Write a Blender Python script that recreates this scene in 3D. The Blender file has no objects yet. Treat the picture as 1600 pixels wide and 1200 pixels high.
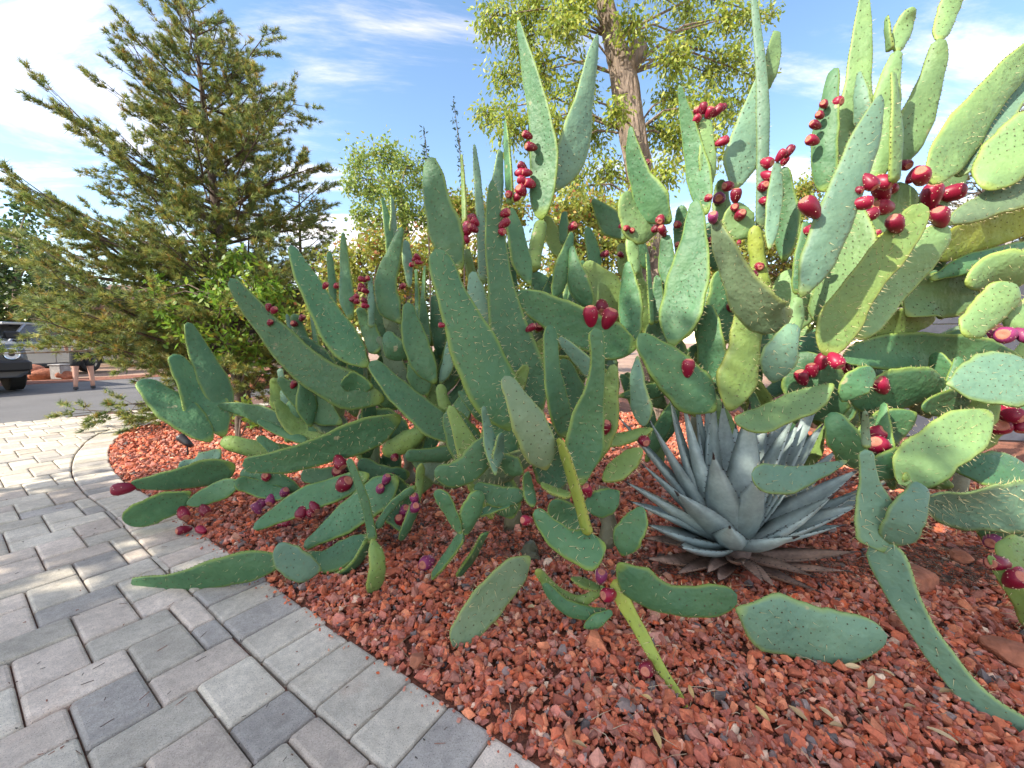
import bpy, bmesh, math, random
import numpy as np
from mathutils import Vector, Matrix, noise as mnoise
R = math.radians
random.seed(7); rng = np.random.default_rng(7)
sc = bpy.context.scene
COL = sc.collection

# ------------------------------------------------------------------ camera
F, CX, CY, HZ, CAMH = 625.0, 800.0, 600.0, 535.0, 1.1
PITCH = math.atan((CY - HZ) / F)
cp, sp = math.cos(PITCH), math.sin(PITCH)
cam_d = bpy.data.cameras.new('camera'); cam = bpy.data.objects.new('camera', cam_d); COL.objects.link(cam)
cam.location = (0, 0, CAMH); cam.rotation_euler = (math.pi/2 - PITCH, 0, 0)
cam_d.sensor_width = 36; cam_d.lens = F/1600*36; cam_d.clip_end = 3000; cam_d.clip_start = .02
sc.camera = cam

# ------------------------------------------------------------------ light
SUN = Vector((-0.72, -0.42, 0.66)).normalized()          # direction towards the sun
el = math.asin(SUN.z); az = math.atan2(SUN.x, SUN.y)
w = bpy.data.worlds.new('World'); sc.world = w; w.use_nodes = True
nt = w.node_tree; N = nt.nodes; L = nt.links
bg = N['Background']; sky = N.new('ShaderNodeTexSky'); sky.sky_type = 'NISHITA'; sky.sun_disc = False
sky.sun_elevation = el; sky.sun_rotation = az; sky.air_density = 1.0; sky.dust_density = .25; sky.ozone_density = 2.2
# thin streaky clouds, laid out on a flat layer overhead
tc = N.new('ShaderNodeTexCoord'); sx = N.new('ShaderNodeSeparateXYZ'); L.new(tc.outputs['Generated'], sx.inputs[0])
def M(op, a, b=None, c=None):
    n = N.new('ShaderNodeMath'); n.operation = op
    for i, v in enumerate((a, b, c)):
        if v is None: continue
        if isinstance(v, (int, float)): n.inputs[i].default_value = v
        else: L.new(v, n.inputs[i])
    return n.outputs[0]
zz = M('ADD', M('MAXIMUM', sx.outputs[2], 0.0), 0.16)
cxy = N.new('ShaderNodeCombineXYZ'); L.new(M('DIVIDE', sx.outputs[0], zz), cxy.inputs[0]); L.new(M('DIVIDE', sx.outputs[1], zz), cxy.inputs[1])
mp = N.new('ShaderNodeMapping'); L.new(cxy.outputs[0], mp.inputs[0]); mp.inputs['Rotation'].default_value = (0, 0, R(38)); mp.inputs['Scale'].default_value = (.55, 1.25, 1); mp.inputs['Location'].default_value = (1.35, .35, .2)
n1 = N.new('ShaderNodeTexNoise'); L.new(mp.outputs[0], n1.inputs[0]); n1.inputs['Scale'].default_value = 1.15; n1.inputs['Detail'].default_value = 9; n1.inputs['Roughness'].default_value = .63; n1.inputs['Distortion'].default_value = .55
cr = N.new('ShaderNodeMapRange'); L.new(n1.outputs[0], cr.inputs[0]); cr.inputs[1].default_value = .47; cr.inputs[2].default_value = .74; cr.interpolation_type = 'SMOOTHSTEP'
mix = N.new('ShaderNodeMix'); mix.data_type = 'RGBA'
L.new(M('MULTIPLY', cr.outputs[0], .78), mix.inputs['Factor']); hs_ = N.new('ShaderNodeHueSaturation'); hs_.inputs['Saturation'].default_value = 1.12; L.new(sky.outputs[0], hs_.inputs['Color']); L.new(hs_.outputs[0], mix.inputs['A']); mix.inputs['B'].default_value = (8.4, 7.9, 7.4, 1)
wb = N.new('ShaderNodeMix'); wb.data_type = 'RGBA'; wb.blend_type = 'MULTIPLY'; wb.inputs['Factor'].default_value = 1; L.new(mix.outputs['Result'], wb.inputs['A']); wb.inputs['B'].default_value = (1.17, 1.0, .87, 1)   # daylight white balance
L.new(wb.outputs['Result'], bg.inputs[0]); bg.inputs[1].default_value = 0.15
sd = bpy.data.lights.new('sun', 'SUN'); so = bpy.data.objects.new('sun', sd); COL.objects.link(so)
sd.energy = 3.4; sd.angle = R(.53); sd.color = (1, .93, .8); so.rotation_euler = SUN.to_track_quat('Z', 'Y').to_euler(); so.location = (-8, -6, 9)
vs = sc.view_settings; vs.view_transform = 'Standard'; vs.look = 'None'; vs.exposure = 1.4; vs.gamma = 1; vs.use_curve_mapping = False
sc.render.engine = 'CYCLES'; sc.cycles.max_bounces = 4; sc.cycles.diffuse_bounces = 2; sc.cycles.glossy_bounces = 2; sc.cycles.use_denoising = True; sc.cycles.use_adaptive_sampling = True; sc.cycles.adaptive_threshold = .02

# ------------------------------------------------------------------ helpers
def P(u, v, d):                     # a point seen at (u, v) at distance d along the view axis, in metres
    x = (u-CX)/F*d; y = (CY-v)/F*d
    return np.array((x, d*cp + y*sp, CAMH - d*sp + y*cp))
def G(u, v, z=0.0):                 # the ground point seen at (u, v)
    y = (CY-v)/F; d = (CAMH-z)/(sp - y*cp); return P(u, v, d)
def px(p):                          # back to (u, v, d)
    x, y, z = p[0], p[1], p[2]-CAMH
    d = y*cp - z*sp; return CX + x/d*F, CY - (y*sp + z*cp)/d*F, d
def tag(o, label=None, cat=None, group=None, kind=None):
    for k, v in (('label', label), ('category', cat), ('group', group), ('kind', kind)):
        if v: o[k] = v
    return o
def empty(name, loc, label=None, cat=None, group=None):
    o = bpy.data.objects.new(name, None); COL.objects.link(o); o.location = loc; o.empty_display_size = .1
    return tag(o, label, cat, group)
def mesh(name, V, Fs, mats, col=None, mid=None, smooth=False, attrs=None):
    V = np.asarray(V, dtype=np.float32).reshape(-1, 3)
    me = bpy.data.meshes.new(name)
    if isinstance(Fs, np.ndarray):
        m, k = Fs.shape; idx = Fs.ravel().astype(np.int32); ls = np.arange(0, m*k, k, dtype=np.int32); lt = np.full(m, k, np.int32)
    else:
        lt = np.array([len(f) for f in Fs], np.int32); idx = np.array([i for f in Fs for i in f], np.int32); ls = np.concatenate(([0], np.cumsum(lt)[:-1])).astype(np.int32); m = len(Fs)
    me.vertices.add(len(V)); me.vertices.foreach_set('co', V.ravel())
    me.loops.add(len(idx)); me.loops.foreach_set('vertex_index', idx)
    me.polygons.add(m); me.polygons.foreach_set('loop_start', ls); me.polygons.foreach_set('loop_total', lt)
    if mid is not None: me.polygons.foreach_set('material_index', np.asarray(mid, np.int32))
    me.polygons.foreach_set('use_smooth', np.full(m, bool(smooth)))
    me.update(calc_edges=True)
    for mt in (mats if isinstance(mats, (list, tuple)) else [mats]): me.materials.append(mt)
    if col is not None:
        a = me.color_attributes.new('Col', 'FLOAT_COLOR', 'POINT'); c = np.ones((len(V), 4), np.float32); c[:, :3] = col; a.data.foreach_set('color', c.ravel())
    for nm, arr in (attrs or {}).items():
        a = me.attributes.new(nm, 'FLOAT', 'POINT'); a.data.foreach_set('value', np.asarray(arr, np.float32))
    return me
def obj(name, me, parent=None, loc=None):
    o = bpy.data.objects.new(name, me); COL.objects.link(o)
    if loc is not None: o.location = loc
    if parent is not None:
        o.parent = parent
    return o
class MB:                           # collects shapes into one mesh
    def __init__(s): s.v = []; s.f = []; s.m = []; s.c = []
    def add(s, V, Fs, m=0, c=(1, 1, 1)):
        b = len(s.v); s.v += [tuple(p) for p in V]; s.f += [tuple(i+b for i in f) for f in Fs]; s.m += [m]*len(Fs); s.c += [c]*len(V)
    def box(s, c, d, rz=0, m=0, bev=0.0, tilt=None):
        x, y, z = (k/2 for k in d); b = min(bev, x*.45, y*.45, z*.45)
        if b <= 0:
            V = [(i*x, j*y, k*z) for k in (-1, 1) for i, j in ((-1, -1), (1, -1), (1, 1), (-1, 1))]
            Fs = [(3, 2, 1, 0), (4, 5, 6, 7)] + [(i, (i+1) % 4, 4+(i+1) % 4, 4+i) for i in range(4)]
        else:
            V = []; rings = []
            for (kz, ins) in ((-z, b), (-z+b, 0), (z-b, 0), (z, b)):
                rings.append(len(V)); X, Y = x-ins, y-ins
                V += [(-X+b, -Y, kz), (X-b, -Y, kz), (X, -Y+b, kz), (X, Y-b, kz), (X-b, Y, kz), (-X+b, Y, kz), (-X, Y-b, kz), (-X, -Y+b, kz)]
            Fs = [tuple(reversed(range(8))), tuple(range(24, 32))] + [(r+i, r+(i+1) % 8, r+8+(i+1) % 8, r+8+i) for r in rings[:3] for i in range(8)]
        Mx = Matrix.Rotation(rz, 3, 'Z')
        if tilt: Mx = Mx @ Matrix.Rotation(tilt[0], 3, 'X') @ Matrix.Rotation(tilt[1], 3, 'Y')
        s.add([tuple(Mx @ Vector(p) + Vector(c)) for p in V], Fs, m)
    def tube(s, pts, rads, n=6, m=0, cap=True, c=(1, 1, 1)):
        V, Fs = tube(pts, rads, n, cap); s.add(V, Fs, m, c)
    def build(s, name, mats, parent=None, smooth=False, loc=None, col=False):
        return obj(name, mesh(name, s.v, s.f, mats, mid=s.m, smooth=smooth, col=np.array(s.c) if col else None), parent, loc)
def tube(pts, rads, n=6, cap=True):
    pts = [np.asarray(p, float) for p in pts]; V = []; Fs = []; ref = None
    for i, p in enumerate(pts):
        t = pts[min(i+1, len(pts)-1)] - pts[max(i-1, 0)]; t = t/(np.linalg.norm(t)+1e-9)
        if ref is None: ref = np.cross(t, (0, 0, 1) if abs(t[2]) < .9 else (1, 0, 0))
        a = ref - t*np.dot(ref, t); a = a/(np.linalg.norm(a)+1e-9); b = np.cross(t, a); ref = a
        for k in range(n):
            th = 2*math.pi*k/n; V.append(p + rads[i]*(a*math.cos(th)+b*math.sin(th)))
    for i in range(len(pts)-1):
        for k in range(n): Fs.append((i*n+k, i*n+(k+1) % n, (i+1)*n+(k+1) % n, (i+1)*n+k))
    if cap: Fs.append(tuple(reversed(range(n)))); Fs.append(tuple((len(pts)-1)*n+k for k in range(n)))
    return V, Fs
def crom(ctrl, n):                  # smooth curve through control rows
    C = np.asarray(ctrl, float); m = len(C)
    d = np.concatenate(([0], np.cumsum(np.linalg.norm(np.diff(C[:, :2], axis=0), axis=1)+1e-6))); t = d/d[-1]
    S = np.linspace(0, 1, n) if isinstance(n, int) else np.asarray(n); out = np.zeros((len(S), C.shape[1]))
    tan = np.zeros_like(C)
    for i in range(m):
        a, b = max(i-1, 0), min(i+1, m-1); tan[i] = (C[b]-C[a])/(t[b]-t[a])
    for q, s in enumerate(S):
        i = min(max(int(np.searchsorted(t, s)-1), 0), m-2); h = t[i+1]-t[i]; x = (s-t[i])/h
        out[q] = (2*x**3-3*x**2+1)*C[i] + (x**3-2*x**2+x)*h*tan[i] + (-2*x**3+3*x**2)*C[i+1] + (x**3-x**2)*h*tan[i+1]
    return out

# ------------------------------------------------------------------ materials
def mat(name, base, rough=.6, col=False, noise=None, bump=None, spec=.5, metal=0, rnd=0, speck=None, trans=0, coord='Object', stretch=None):
    """base colour (times the Col attribute if col), noise=(scale, amount), bump=(scale, strength, dist), rnd = brightness variation per object"""
    m = bpy.data.materials.new(name); m.use_nodes = True; t = m.node_tree; n = t.nodes; l = t.links; b = n['Principled BSDF']
    b.inputs['Roughness'].default_value = rough; b.inputs['Specular IOR Level'].default_value = spec; b.inputs['Metallic'].default_value = metal
    tcx = n.new('ShaderNodeTexCoord'); co = n.new('ShaderNodeNewGeometry').outputs['Position'] if coord == 'World' else tcx.outputs[coord]
    if stretch:
        mpp = n.new('ShaderNodeMapping'); l.new(co, mpp.inputs[0]); mpp.inputs['Scale'].default_value = stretch; co = mpp.outputs[0]
    rgb = n.new('ShaderNodeRGB'); rgb.outputs[0].default_value = (*base, 1); cur = rgb.outputs[0]
    def mixc(fac, a, bb, mode='MIX'):
        x = n.new('ShaderNodeMix'); x.data_type = 'RGBA'; x.blend_type = mode
        for k, v in (('Factor', fac), ('A', a), ('B', bb)):
            if isinstance(v, (int, float)): x.inputs[k].default_value = v
            elif isinstance(v, tuple): x.inputs[k].default_value = (*v, 1)
            else: l.new(v, x.inputs[k])
        return x.outputs['Result']
    if col:
        at = n.new('ShaderNodeAttribute'); at.attribute_name = 'Col'; cur = mixc(1.0, cur, at.outputs['Color'], 'MULTIPLY')
    def scaled(val, lo, hi):
        r = n.new('ShaderNodeMapRange'); l.new(val, r.inputs[0]); r.inputs[3].default_value = lo; r.inputs[4].default_value = hi; return r.outputs[0]
    def tomul(v, c):
        x = n.new('ShaderNodeVectorMath'); x.operation = 'SCALE'; l.new(c, x.inputs[0]); l.new(v, x.inputs['Scale']); return x.outputs[0]
    if noise:
        for (s_, a_) in (noise if isinstance(noise, list) else [noise]):
            q = n.new('ShaderNodeTexNoise'); l.new(co, q.inputs[0]); q.inputs['Scale'].default_value = s_; q.inputs['Detail'].default_value = 6
            r = n.new('ShaderNodeMapRange'); l.new(q.outputs[0], r.inputs[0]); r.inputs[1].default_value = .3; r.inputs[2].default_value = .7; r.inputs[3].default_value = 1-a_; r.inputs[4].default_value = 1+a_
            cur = tomul(r.outputs[0], cur)
    if rnd:
        oi = n.new('ShaderNodeObjectInfo'); cur = tomul(scaled(oi.outputs['Random'], 1-rnd, 1+rnd), cur)
    if speck:
        s_, th_, c_ = speck; q = n.new('ShaderNodeTexVoronoi'); l.new(co, q.inputs[0]); q.inputs['Scale'].default_value = s_
        r = n.new('ShaderNodeMath'); r.operation = 'LESS_THAN'; l.new(q.outputs['Distance'], r.inputs[0]); r.inputs[1].default_value = th_
        cur = mixc(r.outputs[0], cur, c_)
    if coord == 'World':            # rusty and grey stains
        for s_, lo_, hi_, f_, c_ in ((3.1, .60, .76, .42, (.40, .21, .13)), (9, .60, .72, .3, (.17, .155, .14)), (2.3, .58, .75, .3, (.56, .50, .40))):
            q = n.new('ShaderNodeTexNoise'); l.new(co, q.inputs[0]); q.inputs['Scale'].default_value = s_; q.inputs['Detail'].default_value = 8; q.inputs['Roughness'].default_value = .65
            r = n.new('ShaderNodeMapRange'); l.new(q.outputs[0], r.inputs[0]); r.inputs[1].default_value = lo_; r.inputs[2].default_value = hi_; r.inputs[4].default_value = f_
            cur = mixc(r.outputs[0], cur, c_)
    l.new(cur, b.inputs['Base Color'])
    if bump:
        q = n.new('ShaderNodeTexNoise'); l.new(co, q.inputs[0]); q.inputs['Scale'].default_value = bump[0]; q.inputs['Detail'].default_value = 5
        k = n.new('ShaderNodeBump'); k.inputs['Strength'].default_value = bump[1]; k.inputs['Distance'].default_value = bump[2]; l.new(q.outputs[0], k.inputs['Height']); l.new(k.outputs[0], b.inputs['Normal'])
    if trans:                       # thin leaf: light passes through
        tr = n.new('ShaderNodeBsdfTranslucent'); l.new(cur, tr.inputs[0]); ms = n.new('ShaderNodeMixShader'); ms.inputs[0].default_value = trans
        l.new(b.outputs[0], ms.inputs[1]); l.new(tr.outputs[0], ms.inputs[2]); l.new(ms.outputs[0], n['Material Output'].inputs[0])
    m['cur'] = 0
    return m
def pad_mat(name, a, b2, rim):
    """waxy cactus skin: two tones in soft patches, paler bloom, yellowish rim (attribute rim), per-pad variation"""
    a, b2, rim = (tuple(np.array(q)*np.array((.78, .87, .92))) for q in (a, b2, rim))
    m = bpy.data.materials.new(name); m.use_nodes = True; t = m.node_tree; n = t.nodes; l = t.links; b = n['Principled BSDF']
    b.inputs['Roughness'].default_value = .52; b.inputs['Specular IOR Level'].default_value = .32
    tcx = n.new('ShaderNodeTexCoord'); oi = n.new('ShaderNodeObjectInfo')
    ad = n.new('ShaderNodeVectorMath'); ad.operation = 'ADD'; l.new(tcx.outputs['Object'], ad.inputs[0]); l.new(oi.outputs['Random'], ad.inputs[1])
    def noise(s, d=4):
        q = n.new('ShaderNodeTexNoise'); l.new(ad.outputs[0], q.inputs[0]); q.inputs['Scale'].default_value = s; q.inputs['Detail'].default_value = d; return q.outputs[0]
    def rng_(v, a0, a1, b0, b1):
        r = n.new('ShaderNodeMapRange'); l.new(v, r.inputs[0])
        for i, x in enumerate((a0, a1, b0, b1)): r.inputs[i+1].default_value = x
        return r.outputs[0]
    def mixc(f, x, y):
        q = n.new('ShaderNodeMix'); q.data_type = 'RGBA'
        for k, v in (('Factor', f), ('A', x), ('B', y)):
            if isinstance(v, tuple): q.inputs[k].default_value = (*v, 1)
            else: l.new(v, q.inputs[k])
        return q.outputs['Result']
    c = mixc(rng_(noise(7, 5), .35, .65, 0, 1), a, b2)
    c = mixc(rng_(noise(26, 6), .5, .75, 0, .28), c, tuple(min(1, x*1.5+.03) for x in a))
    c = mixc(rng_(noise(3.2, 3), .42, .68, 0, .30), c, tuple(x*.62 for x in a))
    c = mixc(rng_(noise(55, 3), .64, .72, 0, .45), c, (.16, .15, .08))
    c = mixc(rng_(noise(11, 6), .70, .735, 0, .75), c, (.34, .29, .17))
    at = n.new('ShaderNodeAttribute'); at.attribute_name = 'rim'
    c = mixc(rng_(at.outputs['Fac'], .5, .96, 0, .8), c, rim)
    v = n.new('ShaderNodeVectorMath'); v.operation = 'SCALE'; l.new(c, v.inputs[0]); l.new(rng_(oi.outputs['Random'], 0, 1, .82, 1.2), v.inputs['Scale'])
    l.new(v.outputs[0], b.inputs['Base Color'])
    k = n.new('ShaderNodeBump'); k.inputs['Strength'].default_value = .5; k.inputs['Distance'].default_value = .022; l.new(noise(17, 2), k.inputs['Height'])
    k2 = n.new('ShaderNodeBump'); k2.inputs['Strength'].default_value = .4; k2.inputs['Distance'].default_value = .005; l.new(noise(75, 4), k2.inputs['Height']); l.new(k.outputs[0], k2.inputs['Normal']); l.new(k2.outputs[0], b.inputs['Normal'])
    return m
MT = {}
MT['g'] = pad_mat('cactus_skin_green', (.072, .168, .072), (.105, .205, .082), (.31, .37, .055))
MT['b'] = pad_mat('cactus_skin_glaucous', (.14, .235, .15), (.175, .275, .165), (.31, .37, .08))
MT['y'] = pad_mat('cactus_skin_yellowish', (.19, .275, .075), (.24, .31, .07), (.36, .36, .07))
MT['p'] = pad_mat('cactus_skin_sunlit', (.19, .29, .11), (.225, .33, .115), (.34, .39, .07))  # lighter green skin with the sunlight on the upper pads put into its colour
MT['Y'] = pad_mat('cactus_skin_yellow', (.30, .36, .06), (.38, .40, .06), (.42, .38, .06))
MT['o'] = pad_mat('cactus_skin_olive', (.15, .205, .10), (.185, .23, .12), (.31, .33, .07))
MT['d'] = pad_mat('cactus_skin_old', (.19, .16, .09), (.14, .13, .07), (.24, .2, .09))
spine_m = mat('spine', (.62, .52, .27), .5)
areole_m = mat('areole', (.07, .06, .03), .9)
fruit_m = mat('fruit_skin', (.21, .005, .028), .42, noise=[(30, .35), (90, .15)], rnd=.35, spec=.45)
fruit_p = mat('fruit_skin_purple', (.20, .022, .095), .5, noise=[(30, .35)], rnd=.3)
fruit_top = mat('fruit_crown', (.42, .15, .10), .8, noise=(80, .4))
fruit_dot = mat('fruit_areole', (.7, .5, .36), .8)
agave_m = mat('agave_leaf', (.31, .385, .365), .5, noise=[(5, .22), (14, .16), (60, .1)], bump=(40, .15, .003), rnd=.14)
agave_dry = mat('agave_dry_leaf', (.30, .20, .15), .8, noise=[(12, .45), (70, .2)], bump=(60, .4, .004), rnd=.25)
agave_tip = mat('agave_spine', (.035, .022, .018), .4)
bark_pine = mat('pine_bark', (.085, .06, .045), .9, noise=(14, .4), bump=(30, .8, .02))
bark_cw = mat('furrowed_bark', (.22, .165, .125), .9, noise=[(5, .35), (22, .4)], bump=(16, 1.0, .08), stretch=(1, 1, .22))
bark_br = mat('branch_bark', (.16, .12, .09), .9, noise=(20, .3))
needle_m = mat('pine_needles', (1, 1, 1), .55, col=True, trans=.25)
leaf_m = mat('leaves', (1, 1, 1), .5, col=True, trans=.45)
paver_m = mat('concrete_paver', (.52, .465, .375), .88, noise=[(1.6, .12), (7, .16), (38, .13), (210, .16)], bump=(260, .5, .0022), rnd=.2, speck=(190, .17, (.16, .14, .13)), coord='World')
paver_p = mat('concrete_paver_pinkish', (.54, .455, .37), .88, noise=[(1.6, .12), (7, .18), (38, .13), (210, .16)], bump=(260, .5, .0022), rnd=.16, speck=(190, .17, (.2, .15, .13)), coord='World')
paver_d = mat('concrete_paver_dark', (.39, .355, .31), .88, noise=[(1.6, .12), (7, .14), (38, .13), (210, .16)], bump=(260, .5, .0022), rnd=.16, speck=(190, .17, (.1, .09, .09)), coord='World')
joint_m = mat('joint_sand', (.16, .085, .06), .95, noise=[(40, .4), (200, .3)], bump=(150, .8, .004))
soil_m = mat('red_soil', (.22, .085, .05), .95, noise=[(6, .35), (80, .4)], bump=(90, 1, .012))
earth_m = mat('dry_earth', (.33, .21, .145), .95, noise=[(.6, .3), (8, .25)], bump=(30, .5, .02))
road_m = mat('asphalt', (.125, .12, .118), .92, noise=[(1.2, .14), (60, .2), (300, .3)], bump=(250, .6, .004))
stone_m = mat('crushed_stone', (1, 1, 1), .85, col=True, noise=[(35, .22), (160, .15)], bump=(120, .5, .003))
rock_m = mat('red_sandstone', (.34, .125, .07), .9, noise=[(4, .3), (25, .25)], bump=(18, .9, .02))
litter_m = mat('dry_litter', (1, 1, 1), .8, col=True)

# ------------------------------------------------------------------ ground, path and road
gm = MB()
gm.add([(-400, -60, -.06), (400, -60, -.06), (400, 600, -.06), (-400, 600, -.06)], [(0, 1, 2, 3)])
tag(gm.build('ground', earth_m), kind='structure')
SEAM = [tuple(G(u, v)[:2]) for u, v in ((330, 643), (260, 652), (200, 664), (154, 678), (122, 704), (112, 736), (133, 771), (157, 788), (189, 816), (224, 853), (266, 892), (336, 962), (367, 993), (448, 1070), (528, 1140), (560, 1168))]
a_, b_ = np.array(SEAM[-3]), np.array(SEAM[-1]); dirn = (b_-a_)/np.linalg.norm(b_-a_)
SEAM += [tuple(b_+dirn*.5), tuple(b_+dirn*1.4), tuple(b_+dirn*2.4)]
SEAM = [tuple(np.array(SEAM[0])+np.array((.5, 1.5))), *SEAM]
sm = crom(SEAM, 700)[:, :2]; seg = np.diff(sm, axis=0); arc = np.concatenate(([0], np.cumsum(np.hypot(*seg.T))))
def seam_at(s):
    x = np.interp(s, arc, sm[:, 0]); y = np.interp(s, arc, sm[:, 1]); e = .06
    t = np.array((np.interp(s+e, arc, sm[:, 0])-np.interp(s-e, arc, sm[:, 0]), np.interp(s+e, arc, sm[:, 1])-np.interp(s-e, arc, sm[:, 1]))); t /= np.linalg.norm(t)
    return np.array((x, y)), t, np.array((-t[1], t[0]))      # point, tangent, normal towards the bed
def seam_side(p):                   # signed distance to the seam, > 0 on the bed side
    k = int(np.argmin((sm[:-1, 0]-p[0])**2 + (sm[:-1, 1]-p[1])**2)); c, t, nn = seam_at(arc[k]); return float(np.dot(np.asarray(p)-c, nn)), c, nn
BW = .238                           # border stone length
edge = np.array([seam_at(s)[0] + seam_at(s)[2]*BW for s in np.linspace(.1, arc[-1]-.1, 260)])
road_e = [np.array(G(u, v)[:2]) for u, v in ((0, 662), (60, 655), (120, 648), (200, 640))]
rdir = (road_e[-1]-road_e[0]); rdir /= np.linalg.norm(rdir); rn = np.array((-rdir[1], rdir[0]))   # towards the road
r0 = road_e[1]
def road_pt(a, b): p = r0 + rdir*a + rn*b; return p
rb = MB(); q = [road_pt(-30, 0), road_pt(40, 0), road_pt(40, 7.6), road_pt(-30, 7.6)]
rb.add([(p[0], p[1], -.014) for p in q], [(0, 1, 2, 3)]); tag(rb.build('road', road_m), kind='structure')
vb = MB(); q = [road_pt(-30, 7.6), road_pt(40, 7.6), road_pt(40, 9.2), road_pt(-30, 9.2)]
vb.add([(p[0], p[1], -.008) for p in q], [(0, 1, 2, 3)]); tag(vb.build('verge', soil_m), kind='structure')
pv = MB(); q = [road_pt(-12, -.004), road_pt(9, -.004), (6, 12), (6, -3), (-9, -4), road_pt(-12, -8)]
pv.add([(p[0], p[1], -.022) for p in q], [tuple(range(6))]); paving = tag(pv.build('paved_path', joint_m), kind='structure')
# planting bed soil (right of the border)
bd = [tuple(p) for p in edge] + [(3.2, -1.2), (9, -1), (9, 9), (-3, 9)]
bm_ = bmesh.new(); vsb = [bm_.verts.new((x, y, -.018)) for x, y in bd]; bm_.faces.new(vsb); bmesh.ops.triangulate(bm_, faces=bm_.faces[:])
me = bpy.data.meshes.new('planting_bed'); bm_.to_mesh(me); bm_.free(); me.materials.append(soil_m); bed = tag(obj('planting_bed', me), kind='structure')

def paver_mesh(poly, h=.05, bev=.010):
    """poly: ccw outline around its own origin; rounded top edge"""
    poly = np.asarray(poly, float); n = len(poly)
    def inset(o):
        out = []
        for i in range(n):
            a, b, c = poly[i-1], poly[i], poly[(i+1) % n]
            d1 = (b-a)/np.linalg.norm(b-a); d2 = (c-b)/np.linalg.norm(c-b); n1 = np.array((-d1[1], d1[0])); n2 = np.array((-d2[1], d2[0]))
            k = n1+n2; k = k/max(.35, 1+np.dot(n1, n2)); out.append(b + k*o)
        return np.array(out)
    V = []; Fs = []; rings = []
    for (o, z, c_) in ((0, -h, .006), (0, -bev*1.1, .006), (bev*.4, -bev*.3, .008), (bev*1.2, 0, .010)):
        V += [(x, y, z) for x, y in chamfer(inset(o), c_)]
    n *= 2
    for r in range(3):
        for i in range(n): Fs.append((r*n+i, r*n+(i+1) % n, (r+1)*n+(i+1) % n, (r+1)*n+i))
    Fs.append(tuple(3*n+i for i in range(n)))
    return V, Fs
def chamfer(poly, c=.006):          # knock the corners off
    out = []; n = len(poly)
    for i in range(n):
        a, b, d = (np.asarray(poly[k % n], float) for k in (i-1, i, i+1)); cc = min(c, np.linalg.norm(a-b)*.3, np.linalg.norm(d-b)*.3)
        out += [b+(a-b)/np.linalg.norm(a-b)*cc, b+(d-b)/np.linalg.norm(d-b)*cc]
    return out
def clip(poly, c, nn):              # keep the side where dot(p-c, nn) < 0
    out = []
    for i in range(len(poly)):
        a, b = np.asarray(poly[i]), np.asarray(poly[(i+1) % len(poly)]); da, db = np.dot(a-c, nn), np.dot(b-c, nn)
        if da <= 0: out.append(a)
        if da*db < 0: out.append(a+(b-a)*da/(da-db))
    return out
def area(p): p = np.asarray(p); x, y = p[:, 0], p[:, 1]; return .5*np.sum(x*np.roll(y, -1)-y*np.roll(x, -1))
S_ = .0822; GAP = .0022
ang = R(-34.7); e2 = np.array((math.cos(ang), math.sin(ang))); e1 = np.array((-e2[1], e2[0])); O0 = np.array((-1.745, 1.282))
pavers = []                         # (polygon in world xy, whole or not)
for i in range(-70, 70):
    for j in range(-100, 100):
        o = O0 + (e1*(3*i+2*j) + e2*(3*i-2*j))*S_
        if not (-9.5 < o[0] < 1.5 and .15 < o[1] < 7.2): continue
        if math.hypot(o[0], o[1]) > 9: continue
        for (a0, a1, b0, b1) in ((0, 2, 0, 3), (0, 3, 3, 5)):
            c = o + (e1*(a0+a1)/2 + e2*(b0+b1)/2)*S_
            u, v, d = px((c[0], c[1], 0))
            if d < .3 or u < -160 or v > 1420 or u > 1000: continue
            hw, hl = (a1-a0)/2*S_-GAP, (b1-b0)/2*S_-GAP
            poly = [c+e1*x+e2*y for x, y in ((-hw, -hl), (-hw, hl), (hw, hl), (hw, -hl))]
            if area(poly) < 0: poly = poly[::-1]
            sdist, cc, nn = seam_side(c)
            if sdist > .2: continue
            whole = True
            if sdist > -.3:
                for q in poly:
                    _, cc, nn = seam_side(q)
                    p2 = clip(poly, cc - nn*GAP, nn)
                    if len(p2) < 3: poly = []; break
                    if len(p2) != len(poly) or sdist > -.16: whole = False
                    poly = p2
            if len(poly) < 3: continue
            poly2 = clip(poly, r0 - rn*.004, rn)
            if len(poly2) < 3: continue
            if abs(area(poly2)-area(poly)) > 1e-6: whole = False; poly = poly2
            if area(poly) < .0012: continue
            pavers.append((poly, whole and len(poly) == 4, (a1-a0)))
nb = int((arc[-1]-.4)/.1665)
for k in range(nb):
    s0, s1 = .2+k*.1665+GAP, .2+(k+1)*.1665-GAP
    (p0, _, n0), (p1, _, n1) = seam_at(s0), seam_at(s1); jl = BW + random.uniform(-.008, .006)
    poly = [p0+n0*GAP, p1+n1*GAP, p1+n1*jl, p0+n0*jl]
    if area(poly) < 0: poly = poly[::-1]
    u, v, d = px((*np.mean(poly, axis=0), 0))
    if d < .3 or v > 1420 or u > 1100: continue
    pavers.append((poly, False, 0))
def pscale(e): c = np.mean(e[0], axis=0); return px((c[0], c[1], 0))[2]
pavers.sort(key=pscale)
rest = MB(); shared = {}
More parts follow.
